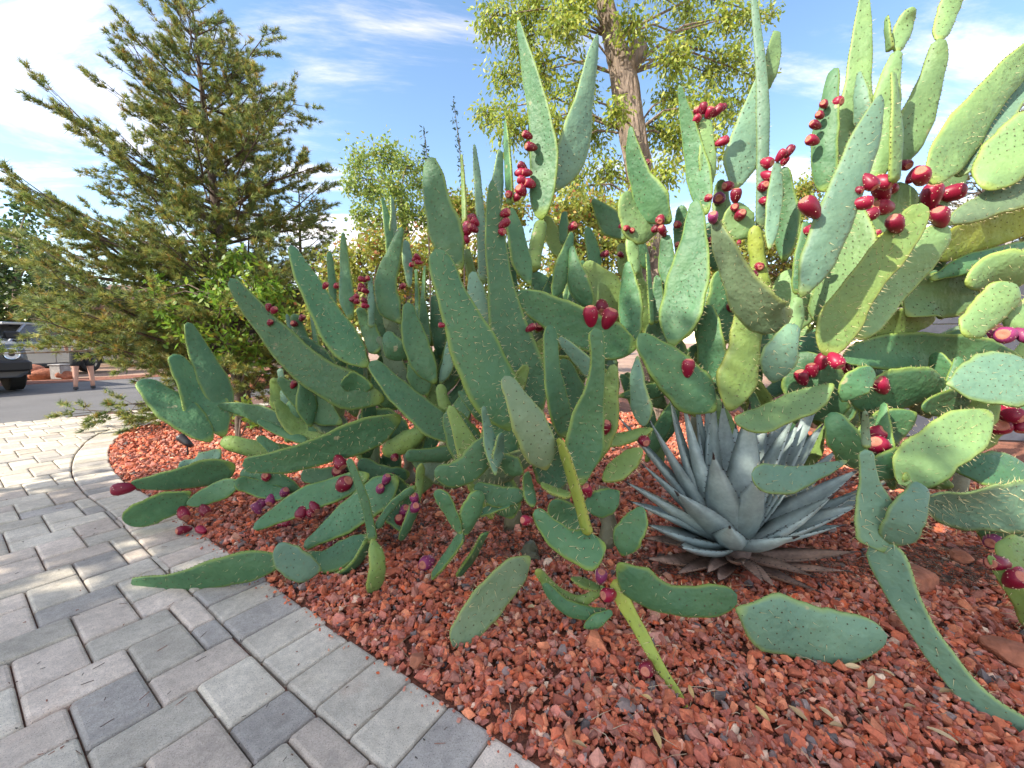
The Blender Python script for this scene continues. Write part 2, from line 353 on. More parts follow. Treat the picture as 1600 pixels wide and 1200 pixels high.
for k, (poly, whole, typ) in enumerate(pavers):
    c = np.mean(poly, axis=0); z = random.gauss(0, .0018); loc = (c[0], c[1], z)
    if k < 300:
        if whole:
            key = (typ, random.randrange(6))
            if key not in shared:
                mi = (paver_m, paver_p, paver_m, paver_d, paver_m, paver_p)[key[1]]
                V, Fs = paver_mesh(np.asarray(poly)-c); shared[key] = mesh('paver', V, Fs, mi)
            me = shared[key]
        else:
            V, Fs = paver_mesh(np.asarray(poly)-c); me = mesh('paver', V, Fs, random.choice((paver_m, paver_p, paver_m, paver_d, paver_m)))
        o = obj('paver', me, paving, loc); o.rotation_euler = (random.gauss(0, .006), random.gauss(0, .006), 0)
    else:
        V, Fs = paver_mesh(np.asarray(poly)-c); rest.add([(x+c[0], y+c[1], zz_+z) for x, y, zz_ in V], Fs, random.choice((0, 0, 0, 1, 1, 2)))
if rest.v: tag(rest.build('far_pavers', [paver_m, paver_p, paver_d], paving), kind='stuff')

# ------------------------------------------------------------------ crushed red stone
protos = []
for k in range(14):
    b = bmesh.new()
    for i in range(random.choice((9, 10, 11, 12))):
        p = Vector((random.gauss(0, 1), random.gauss(0, 1), random.gauss(0, 1))).normalized(); p.x *= random.uniform(.8, 1.1); p.y *= .78; p.z *= .55; b.verts.new(p)
    rs = bmesh.ops.convex_hull(b, input=b.verts[:]); bmesh.ops.delete(b, geom=[g for g in rs['geom_interior'] if isinstance(g, bmesh.types.BMVert)], context='VERTS')
    b.verts.index_update(); b.verts.ensure_lookup_table()
    protos.append((np.array([v.co[:] for v in b.verts]), np.array([[v.index for v in f.verts] for f in b.faces if len(f.verts) == 3]))); b.free()
PAL = np.array([(.40, .125, .07), (.36, .11, .065), (.44, .15, .08), (.32, .11, .08), (.50, .20, .11), (.36, .15, .12), (.42, .22, .18), (.30, .14, .11), (.52, .30, .22), (.55, .42, .33), (.10, .095, .10), (.22, .19, .19), (.44, .11, .045)])
PW = np.array([16, 14, 12, 10, 9, 12, 9, 10, 4, 2.2, 3, 3, 7]); PW = PW/PW.sum()
def stones(pts, sizes, zbase, name, parent=None, zsd=.006):
    Vs = []; Fs = []; Cs = []; off = 0; n = len(pts); kind = rng.integers(0, len(protos), n); cols = np.minimum(PAL[rng.choice(len(PAL), n, p=PW)]*rng.uniform(.8, 1.45, (n, 1))*np.array((1.14, .97, .86)), .8)
    for k, (pv_, pf) in enumerate(protos):
        I = np.where(kind == k)[0]
        if len(I) == 0: continue
        q = rng.normal(size=(len(I), 4)); q[:, 1:3] *= .45; q /= np.linalg.norm(q, axis=1, keepdims=True); w_, x, y, z = q.T
        Rm = np.stack([1-2*(y*y+z*z), 2*(x*y-z*w_), 2*(x*z+y*w_), 2*(x*y+z*w_), 1-2*(x*x+z*z), 2*(y*z-x*w_), 2*(x*z-y*w_), 2*(y*z+x*w_), 1-2*(x*x+y*y)], 1).reshape(-1, 3, 3)
        V = np.einsum('nij,vj->nvi', Rm, pv_)*sizes[I][:, None, None]
        V[:, :, :2] += pts[I][:, None, :2]; V[:, :, 2] += (zbase[I] + rng.normal(0, zsd, len(I)))[:, None]
        m = len(pv_); Vs.append(V.reshape(-1, 3)); Fs.append((pf[None] + (np.arange(len(I))*m)[:, None, None] + off).reshape(-1, 3)); Cs.append(np.repeat(cols[I], m, 0)); off += m*len(I)
    return obj(name, mesh(name, np.concatenate(Vs), np.concatenate(Fs), stone_m, col=np.concatenate(Cs)), parent)
cand = []
N1 = 300000
X = rng.uniform(-5.2, 3.6, N1); Y = rng.uniform(.3, 6.2, N1)
D = Y*cp + CAMH*sp; U = CX + X/D*F
keep = (U > 60) & (U < 1720)
keep &= rng.random(N1) < np.clip(1.75/np.maximum(Y, .9)**1.2, .10, 1.0)
X, Y = X[keep], Y[keep]
k_ = np.concatenate([np.argmin((sm[::3, 0][None]-X[q:q+4000, None])**2+(sm[::3, 1][None]-Y[q:q+4000, None])**2, axis=1)*3 for q in range(0, len(X), 4000)])
tg = np.gradient(sm, axis=0); tg /= np.linalg.norm(tg, axis=1, keepdims=True); nm_ = np.stack([-tg[:, 1], tg[:, 0]], 1)
sdv = np.einsum('ij,ij->i', np.stack([X, Y], 1)-sm[k_], nm_[k_])
inb = sdv > BW + .006 + rng.exponential(.004, len(sdv))
X, Y, sdv = X[inb], Y[inb], sdv[inb]
size = rng.lognormal(math.log(.0138), .40, len(X))*np.where(Y > 2.6, 1.25, 1.0)
grv = stones(np.stack([X, Y], 1), size, np.full(len(X), -.006)+np.minimum(.012, (sdv-BW)*.1), 'gravel')
tag(grv, 'crushed red and rust coloured stone covering the planting bed', 'gravel', kind='stuff')
fi = rng.choice(len(X), min(26000, len(X)), replace=False); fi = fi[Y[fi] < 2.6]
fines = stones(np.stack([X[fi]+rng.normal(0, .012, len(fi)), Y[fi]+rng.normal(0, .012, len(fi))], 1), rng.uniform(.003, .0065, len(fi)), np.full(len(fi), .001), 'gravel_fines', zsd=.005)
tag(fines, 'small red stone chips and grit between the larger gravel', 'gravel', kind='stuff')
# a few stones that strayed onto the border
xs = []; 
for k in range(190):
    s = random.uniform(arc[-1]-4.6, arc[-1]-.6); c, t, nn = seam_at(s); xs.append(c + nn*(BW - abs(random.gauss(0, .03))))
xs = np.array(xs); st_ = stones(xs, rng.uniform(.004, .011, len(xs)), np.full(len(xs), .006), 'stray_stones', zsd=.0005)
tag(st_, 'loose red stone chips strayed onto the edge of the pavers', 'gravel', kind='stuff')
def rock(name, c, dims, label, seed, group=None, m=rock_m, flat=.0):
    rr = random.Random(seed); b = bmesh.new(); bmesh.ops.create_icosphere(b, subdivisions=3, radius=1)
    pl = [(Vector((rr.gauss(0, 1), rr.gauss(0, 1), rr.gauss(0, .8))).normalized(), rr.uniform(.62, .88)) for _ in range(9)]
    for v in b.verts:
        p = v.co.copy()
        for nn, dd in pl:
            e = p.dot(nn)-dd
            if e > 0: p -= nn*e*.9
        p *= 1+rr.uniform(-.02, .02); v.co = Vector((p.x*dims[0], p.y*dims[1], p.z*dims[2]))
    me = bpy.data.meshes.new(name); b.to_mesh(me); b.free(); me.materials.append(m); o = obj(name, me); o.location = (c[0], c[1], c[2]+(.016 if name == 'rock' else 0)); o.rotation_euler = (0, 0, rr.uniform(0, 6))
    return tag(o, label, 'rock', group)
g_ = G(1410, 985); rock('rock', (g_[0], g_[1], .018), (.045, .04, .035), 'rust red rock against the tip of the flat lying green pad', 1)
g_ = G(1588, 1035); rock('rock', (g_[0], g_[1], .012), (.10, .075, .035), 'broad orange sandstone slab on gravel beside the long pale stem', 2)
g_ = G(1420, 915); rock('rock', (g_[0], g_[1], .02), (.13, .10, .05), 'dark brown flat rock behind the long pale stem by the agave', 3)
g_ = G(1500, 880); rock('rock', (g_[0], g_[1], .015), (.07, .05, .04), 'sunlit orange rock on gravel under the pale curved pad', 4)
g_ = G(652, 1045); rock('rock', (g_[0], g_[1], .015), (.03, .026, .026), 'small dark red lump of rock touching the paver border', 5)
for k, (u, v, r_) in enumerate(((48, 590, .34), (68, 592, .28), (88, 590, .30), (103, 592, .2), (30, 589, .22), (372, 603, .3), (405, 606, .34))):
    g_ = G(u, v); rock('boulder', (g_[0], g_[1], r_*.4), (r_*1.2, r_, r_*.85), 'red sandstone boulder in the row across the road', 20+k, 'red boulders across the road')

# ------------------------------------------------------------------ prickly pears
CAMP = np.array((0, 0, CAMH))
PLANTS = {}
def plant(key, u, v, label):
    g = G(u, v); PLANTS[key] = (empty('prickly_pear_cactus', tuple(g), label, 'cactus', 'prickly pear clump'), g)
plant('L', 520, 800, 'low sprawling prickly pear whose pads reach out over the paver border')
plant('C', 600, 690, 'prickly pear with long leaning pads in front of the bright green shrub')
plant('E', 850, 860, 'prickly pear with tall upright pads in front of the big bare tree trunk')
plant('R', 1280, 760, 'tallest prickly pear, full of red fruit, standing behind the agave')
plant('M', 1560, 900, 'prickly pear with a forked pale pad and long stem trailing over the gravel')
pads = []                           # for the fruit: (pad object, origin, samples of the centre line in pixels and depth)
sp_rng = random.Random(11)
def make_pad(key, d0, d1, kind, flags, *c):
    """c: u, v, visible width (pixels) along the pad from base to tip"""
    root, rloc = PLANTS[key]
    C = np.array(c, float).reshape(-1, 3); rr = sp_rng
    n = 21; th0 = np.linspace(0, math.pi, n); S = .55*(1-np.cos(th0))/2 + .45*np.linspace(0, 1, n)
    K = crom(C, S); t = S
    bow = rr.uniform(-.06, .06)
    dd = d0 + (d1-d0)*t + bow*np.sin(math.pi*t)*.8
    ctr = np.array([P(K[i, 0], K[i, 1], dd[i]) for i in range(n)])
    arcl = np.concatenate(([0], np.cumsum(np.linalg.norm(np.diff(ctr, axis=0), axis=1)))); Lm = arcl[-1]
    wv = np.maximum(K[:, 2], 2)*dd/F/2                     # visible half width in metres
    wmax = wv.max()
    tip_r = min(max(C[-1, 2]*d1/F*.6, .012), Lm*.3); base_r = min(max(C[0, 2]*d0/F*.5, .008), Lm*.25)
    if 'T' in flags: tip_r = .006
    x = np.clip((arcl-(Lm-tip_r))/tip_r, 0, 1); capt = np.sqrt(np.maximum(1-x*x, 0)); y_ = np.clip((base_r-arcl)/base_r, 0, 1); capb = np.sqrt(np.maximum(1-.9*y_*y_, 0))
    cap = capt*capb
    if 'c' not in flags and Lm < wmax*14: pz_ = np.clip(arcl/(Lm*.2), 0, 1); cap = cap*(.62+.38*pz_*pz_*(3-2*pz_))
    if 'c' in flags: yaw0 = 0.; yaw1 = 0.
    elif 'e' in flags: yaw0 = yaw1 = R(rr.choice((-1, 1))*rr.uniform(62, 72))
    elif wmax < .021: yaw0 = yaw1 = R(rr.choice((-1, 1))*rr.uniform(48, 66))
    else:
        s_ = 1 if 'l' in flags else -1 if 'r' in flags else rr.choice((-1, 1))
        yaw0 = R(s_*rr.uniform(8, 34)); yaw1 = yaw0 + R(rr.uniform(-14, 14))
    cup = 0 if 'c' in flags else rr.uniform(-.16, .16)
    m = 18; V = []; rim = []; frames = []; wav = rr.uniform(.0, .07)
    wob = [rr.uniform(-1, 1) for _ in range(6)]
    for i in range(n):
        T = ctr[min(i+1, n-1)]-ctr[max(i-1, 0)]; T /= np.linalg.norm(T)
        vd = ctr[i]-CAMP; vd /= np.linalg.norm(vd)
        W0 = np.cross(T, vd); W0 /= (np.linalg.norm(W0)+1e-9); N0 = np.cross(W0, T)
        if np.dot(N0, vd) > 0: N0 = -N0
        yw = yaw0+(yaw1-yaw0)*t[i]; W = W0*math.cos(yw)+N0*math.sin(yw); Nn = N0*math.cos(yw)-W0*math.sin(yw)
        a = wv[i]/max(math.cos(yw), .34)*(1+.045*math.sin(14*t[i]+wob[0]*3)+.03*math.sin(31*t[i]+wob[1]*3))
        th = (.82*a if 'c' in flags else min(.0125, a*.42)*(1.15-.35*t[i]) )
        a *= cap[i]; th *= cap[i]**.8
        frames.append((ctr[i], T, W, Nn, a, th))
        for k in range(m):
            an = 2*math.pi*k/m; ca, sa = math.cos(an), math.sin(an)
            V.append(ctr[i] + W*a*ca + Nn*(th*math.copysign(abs(sa)**.72, sa) + cup*a*(ca*ca-.4) + (0 if 'c' in flags else wav*a*math.sin(ca*2.2+t[i]*7+wob[2]*3))))
            rim.append((abs(ca)**3 if 'c' not in flags else .25)*.96 + .0 if t[i] > .08 else max(abs(ca)**3, 1-t[i]/.08*.5))
    org = ctr[0].copy(); V = np.array(V)-org
    Fs = [(i*m+k, i*m+(k+1) % m, (i+1)*m+(k+1) % m, (i+1)*m+k) for i in range(n-1) for k in range(m)]
    Fs.append(tuple(reversed(range(m)))); Fs.append(tuple((n-1)*m+k for k in range(m)))
    o = obj('pad', mesh('pad', V, Fs, MT[kind], smooth=True, attrs={'rim': np.array(rim)}), root, tuple(org-rloc))
    pads.append((o, org, K, dd, wv*cap))
    # areoles (dark tufts) and spines on this pad
    av, af, sv, sf = [], [], [], []
    def areole(p, nn, r):
        b = len(av); a_ = np.cross(nn, (.3, .2, .9)); a_ /= np.linalg.norm(a_); b_ = np.cross(nn, a_)
        for k in range(5): av.append(p + (a_*math.cos(k*1.2566)+b_*math.sin(k*1.2566))*r)
        av.append(p+nn*r*.8)
        for k in range(5): af.append((b+k, b+(k+1) % 5, b+5))
    def spine(p, dr, ln, r):
        b = len(sv); dr = dr/np.linalg.norm(dr); a_ = np.cross(dr, (.2, .9, .3)); a_ /= np.linalg.norm(a_); b_ = np.cross(dr, a_)
        for k in range(3): sv.append(p + (a_*math.cos(k*2.094)+b_*math.sin(k*2.094))*r)
        sv.append(p+dr*ln)
        for k in range(3): sf.append((b+k, b+(k+1) % 3, b+3))
    def frame(s):
        i = min(int(np.searchsorted(arcl, s)), n-1); i = max(i, 1); f = (s-arcl[i-1])/(arcl[i]-arcl[i-1]+1e-9)
        A, B = frames[i-1], frames[i]; return [A[q]*(1-f)+B[q]*f for q in range(6)]
    near = d0 < 2.05; g = .031 if near else .036; s = g*.8; row = 0; psp = .8 if 'S' in flags else (.38 if near else .12); rad = .0026 if near else .0032
    while s < Lm-.008:
        c0, T, W, Nn, a, th = frame(s); nx = max(1, int(a*1.7/g))
        for q in range(nx):
            xx = ((q+.5)/nx*2-1)*.86 + (.5/nx if row % 2 else -.5/nx) + rr.uniform(-.05, .05)
            if abs(xx) > .9: continue
            for sg in (1, -1):
                pz = th*(max(1-xx*xx, 0))**.36; p = c0 + W*a*xx + Nn*(sg*pz + cup*a*(xx*xx-.4)) + T*rr.uniform(-.004, .004)
                nn = Nn*sg + W*xx*.3; nn /= np.linalg.norm(nn)
                areole(p-org, nn, rad*rr.uniform(.8, 1.25))
                if rr.random() < psp:
                    for _ in range(2 if 'S' in flags and rr.random() < .4 else 1):
                        spine(p-org, nn+T*rr.uniform(-.9, .6)+W*rr.uniform(-.8, .8), rr.uniform(.014, .032)*(1.4 if 'S' in flags else 1), .0010 if near else .0012)
        s += g*.87; row += 1
    s = .01
    while s < Lm-.004:
        c0, T, W, Nn, a, th = frame(s)
        for sg in (1, -1):
            p = c0 + W*a*sg*.99 + Nn*cup*a*.6; nn = W*sg
            areole(p-org, nn, rad*1.1)
            if rr.random() < (.85 if near else .3):
                for _ in range(rr.choice((1, 1, 2)) if near else 1): spine(p-org, nn+Nn*rr.uniform(-.8, .8)+T*rr.uniform(-.6, .6), rr.uniform(.007, .024)*(1.4 if 'S' in flags else 1), .0010 if near else .0012)
        s += g*rr.uniform(.55, .8)
    if av: tag(obj('areoles', mesh('areoles', av, af, areole_m), o), kind='stuff')
    if sv: tag(obj('spines', mesh('spines', sv, sf, spine_m), o), kind='stuff')
    return o
PADS = '''
L 2.75 2.75 g l 330 690 22 292 652 46 252 620 40 222 592 20
L 2.85 2.85 g l 350 682 20 326 640 52 298 596 38 270 553 18
L 2.95 2.95 g l 357 655 22 336 598 40 309 543 26 293 503 12
L 2.85 2.75 y c 475 714 30 400 702 28 345 688 20
L 2.66 2.62 b . 345 702 12 322 724 38 300 730 30 281 722 10
L 2.35 2.3 g S 626 650 34 585 672 50 540 690 50 450 719 38 378 727 24
L 2.55 2.5 g r 366 726 44 310 742 40 250 753 26 204 757 12
L 2.4 2.32 g r 298 768 12 272 782 38 232 800 42 196 818 34
L 2.4 2.36 g l 374 754 24 340 768 30 310 781 22 291 788 8
L 2.42 2.38 g l 448 776 20 405 763 26 366 752 20
L 2.52 2.48 g . 470 768 16 420 748 28 375 738 18
L 2.25 2.15 g l 577 742 28 530 762 38 480 780 40 430 806 28 395 826 10
L 2.12 2.05 g l 622 748 40 585 775 52 535 812 42 474 855 12
L 2.0 1.95 g l 577 838 20 548 858 38 505 876 36 467 872 18
L 1.84 1.84 g r 442 876 30 400 882 48 345 894 44 270 910 28 204 912 16
L 1.8 1.77 b . 502 890 18 470 886 44 446 866 36 436 848 14
L 1.95 1.95 g e 577 842 10 556 880 11 522 902 11 500 896 9
L 1.88 1.88 g . 583 846 14 572 790 13 557 746 12 544 716 10
L 1.79 1.76 y r 582 842 13 590 880 25 584 926 24
L 1.95 1.9 g . 650 760 15 612 790 12 588 826 12
L 2.0 1.95 g r 654 778 14 640 812 16 626 845 10
L 2.2 2.15 y . 658 724 14 655 760 13 652 785 10
L 2.45 2.4 y c 598 708 22 636 690 34 664 672 18
L 2.3 2.3 g . 746 696 24 690 710 25 632 712 18
L 2.7 2.7 g l 484 692 14 440 675 14 402 657 10
L 2.75 2.75 y l 535 662 14 482 674 34 452 654 28 430 624 10
L 2.95 2.95 b . 450 692 10 446 630 12 437 575 8
L 2.5 2.5 g r 560 735 20 520 745 30 470 742 20
L 2.55 2.55 g . 640 740 26 600 745 34 560 720 20
L 2.7 2.7 g l 440 720 12 425 700 18 402 682 10
L 2.3 2.25 g r 650 800 20 620 770 44 600 740 24
L 2.4 2.4 o . 720 760 24 690 740 36 660 730 20
L 2.15 2.15 g . 640 830 22 615 800 34 590 780 16
C 2.35 2.35 g rS 600 624 34 545 610 60 482 575 54 424 516 40 382 466 28 359 434 12
C 2.28 2.28 g S 576 574 16 553 554 46 520 508 46 487 450 36 463 402 20 455 382 8
C 2.25 2.25 g l 710 690 30 672 656 46 622 612 36 579 564 22
C 2.31 2.31 g r 582 602 10 556 598 36 532 600 16
C 2.45 2.45 g r 528 586 18 496 558 34 470 526 12
C 2.45 2.45 g . 500 610 20 460 560 34 424 512 20 412 490 8
C 2.7 2.7 g r 549 500 14 542 470 22 539 420 16 536 362 5
C 2.8 2.8 g . 521 478 11 518 430 12 514 393 8
C 2.6 2.6 g r 590 552 24 578 520 26 562 480 12
C 2.5 2.5 b l 580 512 10 580 470 11 578 432 6
C 2.48 2.48 g r 628 506 12 608 478 38 602 442 34 614 400 24 628 354 8
C 2.75 2.75 g l 612 425 12 608 370 14 602 330 9 596 308 3
C 2.78 2.78 b l 612 380 9 614 340 8 612 308 4
C 2.44 2.44 g r 681 600 18 658 560 42 643 510 32 637 472 14
C 2.6 2.6 g r 636 562 16 616 546 36 602 520 14
C 2.55 2.55 g . 668 618 18 656 592 38 644 556 16
C 2.6 2.6 g . 668 548 12 664 510 15 660 465 8
C 2.5 2.5 b . 688 600 10 700 568 20 706 515 8
C 2.36 2.36 y c 702 655 22 692 625 19 688 600 14
C 2.3 2.3 g r 706 676 14 722 640 30 739 594 12
C 2.7 2.7 g . 652 512 6 652 470 6 650 420 4
C 2.66 2.66 g . 656 512 5 661 470 6 664 415 4
C 2.8 2.8 g r 475 570 16 470 530 22 460 490 12
C 2.9 2.9 g . 498 560 8 492 520 8 487 480 5
C 2.95 2.95 b . 470 620 9 462 560 9 448 490 5
C 2.75 2.75 g r 545 580 30 535 545 34 520 520 18
C 2.75 2.75 g . 620 640 34 600 600 44 590 570 20
C 2.7 2.7 o . 545 690 22 515 660 40 480 645 20
C 2.6 2.6 g r 640 680 30 600 660 44 560 650 20
C 2.85 2.85 g . 600 560 20 592 520 26 588 470 10
C 2.8 2.8 g . 690 560 18 684 510 24 678 460 10
C 2.85 2.85 b l 640 450 8 636 400 16 634 375 8
E 2.2 2.2 g r 722 420 20 702 378 52 684 320 44 675 270 30 670 245 16
E 1.78 1.72 g S 806 674 36 786 632 80 763 588 84 732 520 68 706 460 50 688 408 36 680 388 22
E 1.92 1.9 g S 840 660 28 824 604 76 801 540 68 786 470 48 774 380 33 770 305 18 769 279 7
E 1.8 1.8 g l 884 684 28 874 640 36 863 580 27 860 530 22 860 507 14
E 2.1 2.1 g r 996 541 36 964 536 60 896 507 60 842 478 48 806 458 16
E 2.02 2.0 b . 968 622 8 936 590 26 896 550 22 873 527 8
E 1.56 1.53 g l 908 758 22 910 716 54 917 655 54 929 604 28 933 560 22 929 512 26
E 1.46 1.42 o . 854 734 22 846 706 54 830 667 56 811 629 40 796 601 26 788 587 12
E 1.43 1.42 Y S 918 836 14 902 775 14 886 722 13 873 684 9
E 1.41 1.4 g S 946 852 42 920 856 62 886 848 44 857 824 32 836 796 20
E 1.47 1.44 g r 972 868 18 980 840 44 995 815 36 1004 792 12
E 1.56 1.52 g S 764 678 18 753 702 38 735 730 46 705 742 38 679 733 22
E 1.5 1.5 b l 774 743 7 768 702 22 760 662 14 755 634 7
E 1.51 1.5 b . 772 738 8 778 705 16 782 676 8
E 1.6 1.6 g S 822 772 20 780 776 34 741 759 20
E 1.52 1.52 g . 832 792 16 826 765 18 822 738 10
E 1.56 1.56 y . 892 776 10 866 768 11 845 757 6
E 1.55 1.5 g r 720 834 12 704 800 20 690 776 22 679 767 12
E 1.58 1.56 g l 728 836 12 736 800 32 750 766 22
E 1.8 1.62 g . 675 902 8 700 870 14 724 836 14
E 1.6 1.58 g l 738 808 6 765 797 12 797 790 5
E 1.78 1.65 g . 716 900 7 738 868 11 758 832 8
E 1.62 1.62 g r 968 768 12 942 786 44 913 790 18
E 1.56 1.53 y S 942 752 18 965 735 32 986 717 30 1004 701 8
E 1.8 1.8 y l 1020 670 10 985 682 20 940 692 18
E 1.75 1.74 b l 996 556 8 996 600 24 1003 642 30 1005 666 10
E 1.66 1.66 g . 818 740 10 800 728 32 780 712 12
E 1.68 1.68 g r 920 832 20 888 812 52 862 782 22
E 1.62 1.44 o S 828 870 22 800 897 46 762 940 52 727 984 46 707 1010 28
E 1.46 1.19 Y S 962 905 26 976 942 23 1000 985 20 1030 1040 16 1060 1086 13 1080 1120 5
E 1.52 1.5 y . 838 890 12 870 925 18 905 940 18 945 917 10
E 1.54 1.52 g . 845 905 12 880 945 22 920 958 20 950 955 8
E 1.5 1.5 y l 892 904 6 912 912 14 937 920 8
E 1.5 1.48 g l 912 981 7 930 971 20 957 955 8
E 1.42 1.36 g l 966 880 36 990 906 54 1030 932 46 1080 940 42 1125 936 44 1152 929 24
E 1.38 1.34 b l 1149 950 12 1185 966 72 1220 977 86 1295 996 78 1357 993 52 1387 994 22
E 1.85 1.85 g r 800 810 30 780 770 54 760 730 26
E 1.95 1.95 g . 870 770 40 860 720 60 850 660 30
E 2.0 2.0 g r 760 760 30 730 700 56 700 640 30
E 2.15 2.15 g . 900 680 30 890 620 50 880 560 24
E 2.5 2.5 g l 976 374 12 956 350 38 936 325 20 925 311 5
E 2.5 2.5 g l 932 425 18 926 390 21 917 354 9
E 2.42 2.42 y l 968 500 40 945 455 56 915 408 14
E 2.5 2.5 y l 872 402 14 862 366 25 853 337 10
E 2.4 2.4 g r 880 384 12 881 355 15 882 330 8
E 2.3 2.3 g . 866 468 16 880 420 28 894 362 6
E 2.25 2.25 g r 924 482 16 906 450 36 897 412 20 893 384 7
E 2.4 2.4 g . 858 470 24 846 446 32 832 425 12
E 2.1 2.1 g l 828 446 12 816 410 30 806 360 26 800 324 6
E 2.2 2.2 g l 802 460 16 796 415 18 790 378 10
E 2.08 2.08 b . 766 542 8 753 500 36 743 455 28 738 424 12
E 2.4 2.4 y c 742 445 16 732 410 15 730 390 10
E 2.2 2.2 b l 754 445 14 751 350 14 746 280 12 741 224 4
E 2.3 2.3 b l 778 330 14 778 280 17 782 234 8
E 2.32 2.32 g l 798 320 10 794 250 10 789 186 4
E 2.5 2.5 y l 726 348 6 724 290 6 721 240 3
E 2.3 2.3 g r 846 344 16 847 312 37 851 250 43 843 180 36 827 110 24 809 30 6
E 2.31 2.31 b l 860 302 10 880 270 44 897 227 49 913 157 32 926 87 17 934 52 5
E 2.3 2.3 y c 831 425 24 838 385 22 846 344 22
E 2.6 2.6 g . 700 470 20 695 420 26 690 380 12
E 2.6 2.6 g r 830 560 30 825 510 40 820 470 20
E 2.6 2.6 g . 910 540 30 905 490 44 900 440 20
E 2.7 2.7 y l 1000 470 20 985 420 34 970 380 14
E 2.7 2.7 g . 760 420 14 765 370 16 768 330 6
E 2.65 2.65 g r 700 600 30 712 545 40 720 480 16
E 2.7 2.7 b . 945 620 30 940 570 46 935 520 20
E 2.55 2.55 g l 1010 420 16 1000 385 20 995 350 10
E 2.35 2.35 g . 838 520 14 850 470 16 862 430 6
R 2.2 2.2 g r 1592 558 28 1540 556 52 1470 549 58 1400 549 56 1342 555 42 1316 563 12
R 2.1 2.08 g r 1480 602 18 1430 606 62 1372 616 62 1328 622 26
R 1.9 1.85 b r 1478 600 8 1520 598 66 1570 590 92 1622 580 98
R 2.0 2.0 g r 1520 622 10 1490 628 38 1456 632 32 1440 634 10
R 2.02 2.0 g r 1432 645 18 1390 666 52 1342 692 40
R 1.86 1.82 p . 1548 643 26 1512 669 60 1462 704 68 1426 736 60 1404 756 18
R 1.95 1.95 g r 1490 734 18 1540 735 52 1612 735 60
R 1.8 1.78 g . 1316 628 12 1332 606 36 1350 590 36 1365 579 14
R 1.76 1.72 p l 1302 600 18 1272 620 38 1216 645 42 1176 660 36 1147 657 10
R 1.9 1.9 y . 1140 642 28 1150 600 56 1163 550 48 1166 505 37 1160 468 18
R 1.95 1.95 g l 1118 642 36 1082 610 72 1042 570 58 1012 540 38 999 521 14
R 2.04 2.04 g r 1116 614 14 1115 575 40 1108 520 37 1105 476 16
R 2.0 2.0 g r 1048 545 14 1058 510 54 1072 450 64 1082 390 44 1086 340 29 1086 311 12
R 2.15 2.15 g r 986 545 22 985 490 38 982 440 25 981 408 8
R 2.2 2.2 g r 1048 348 26 1022 322 52 1001 280 36 989 235 21 985 197 6
R 2.3 2.3 p l 1028 362 14 1002 355 46 986 326 36 980 298 16
R 1.65 1.63 o r 1238 486 26 1210 498 60 1181 478 60 1156 440 47 1131 385 31 1117 344 12
R 1.64 1.62 b S 1208 598 16 1214 570 48 1226 538 42 1242 506 16
R 1.72 1.7 b l 1251 465 14 1268 430 46 1301 350 50 1340 250 45 1362 190 29 1377 147 8
R 1.86 1.84 y S 1292 556 60 1310 505 56 1350 442 49 1400 380 46 1430 336 37 1440 317 14
R 1.96 1.95 p l 1340 530 38 1372 480 42 1422 420 48 1462 370 42 1476 348 12
R 2.1 2.1 p r 1288 510 56 1308 440 62 1330 380 52 1342 326 14
R 2.2 2.2 Y l 1330 455 44 1360 410 52 1398 368 26
R 2.22 2.22 p l 1362 430 44 1388 350 62 1402 312 52 1407 284 22
R 2.2 2.2 p l 1324 300 36 1330 220 57 1339 140 37 1346 60 25 1351 -14 12
R 2.1 2.1 g r 1290 300 32 1288 220 35 1297 150 23 1303 106 12
R 2.14 2.14 b . 1351 205 24 1346 155 21 1342 112 6
R 2.1 2.1 p l 1364 285 40 1380 200 37 1389 130 30 1403 78 13
R 2.11 2.11 p l 1401 82 13 1413 40 25 1426 10 12
R 2.12 2.12 p . 1391 80 7 1387 50 7 1385 26 4
R 2.05 2.05 p e 1398 286 12 1401 200 12 1396 112 5
R 2.2 2.2 p l 1392 270 18 1420 214 46 1446 150 37 1463 95 27 1467 60 16
R 2.21 2.21 p l 1466 64 16 1479 24 27 1497 -25 24
R 2.02 2.0 p l 1452 286 44 1490 230 58 1541 160 49 1592 100 37 1624 66 26
R 2.06 2.06 b r 1498 276 36 1532 220 45 1572 165 37 1624 108 34
R 1.92 1.88 p l 1540 296 54 1580 240 72 1645 170 74
R 1.95 1.92 o r 1476 351 10 1520 331 36 1570 309 46 1632 288 48
R 2.1 2.08 Y l 1446 398 26 1500 376 51 1560 354 54 1632 328 50
R 2.1 2.1 g r 1453 437 14 1520 411 32 1622 391 36
R 2.0 1.98 p l 1508 442 26 1550 426 58 1624 425 70
R 2.15 2.15 p l 1416 494 26 1450 466 72 1492 459 70 1538 454 24
R 1.95 1.93 p . 1506 524 38 1540 490 42 1570 460 46 1588 444 24
R 2.25 2.25 y l 1352 516 20 1390 508 42 1426 500 42 1464 488 26
R 2.0 1.98 p l 1575 520 20 1600 500 50 1640 480 50
R 2.2 2.2 b l 1187 365 11 1192 240 18 1190 120 16 1181 30 11 1176 -18 6
R 2.3 2.3 b l 1148 296 26 1160 242 52 1176 180 37 1189 118 13
R 2.25 2.25 p l 1200 140 11 1207 92 21 1214 48 11
R 2.15 2.15 g r 1104 335 26 1091 270 35 1076 200 23 1061 132 6
R 2.2 2.2 p l 1106 296 22 1105 240 24 1102 184 16
R 2.1 2.1 Y c 1192 490 40 1186 430 25 1180 370 21 1178 352 12
R 2.15 2.15 p l 1174 372 16 1156 350 44 1149 316 26
R 2.0 2.0 b l 1202 390 8 1206 350 20 1212 290 20 1214 252 8
R 2.15 2.15 g r 1226 408 14 1229 360 36 1226 300 25 1225 260 12
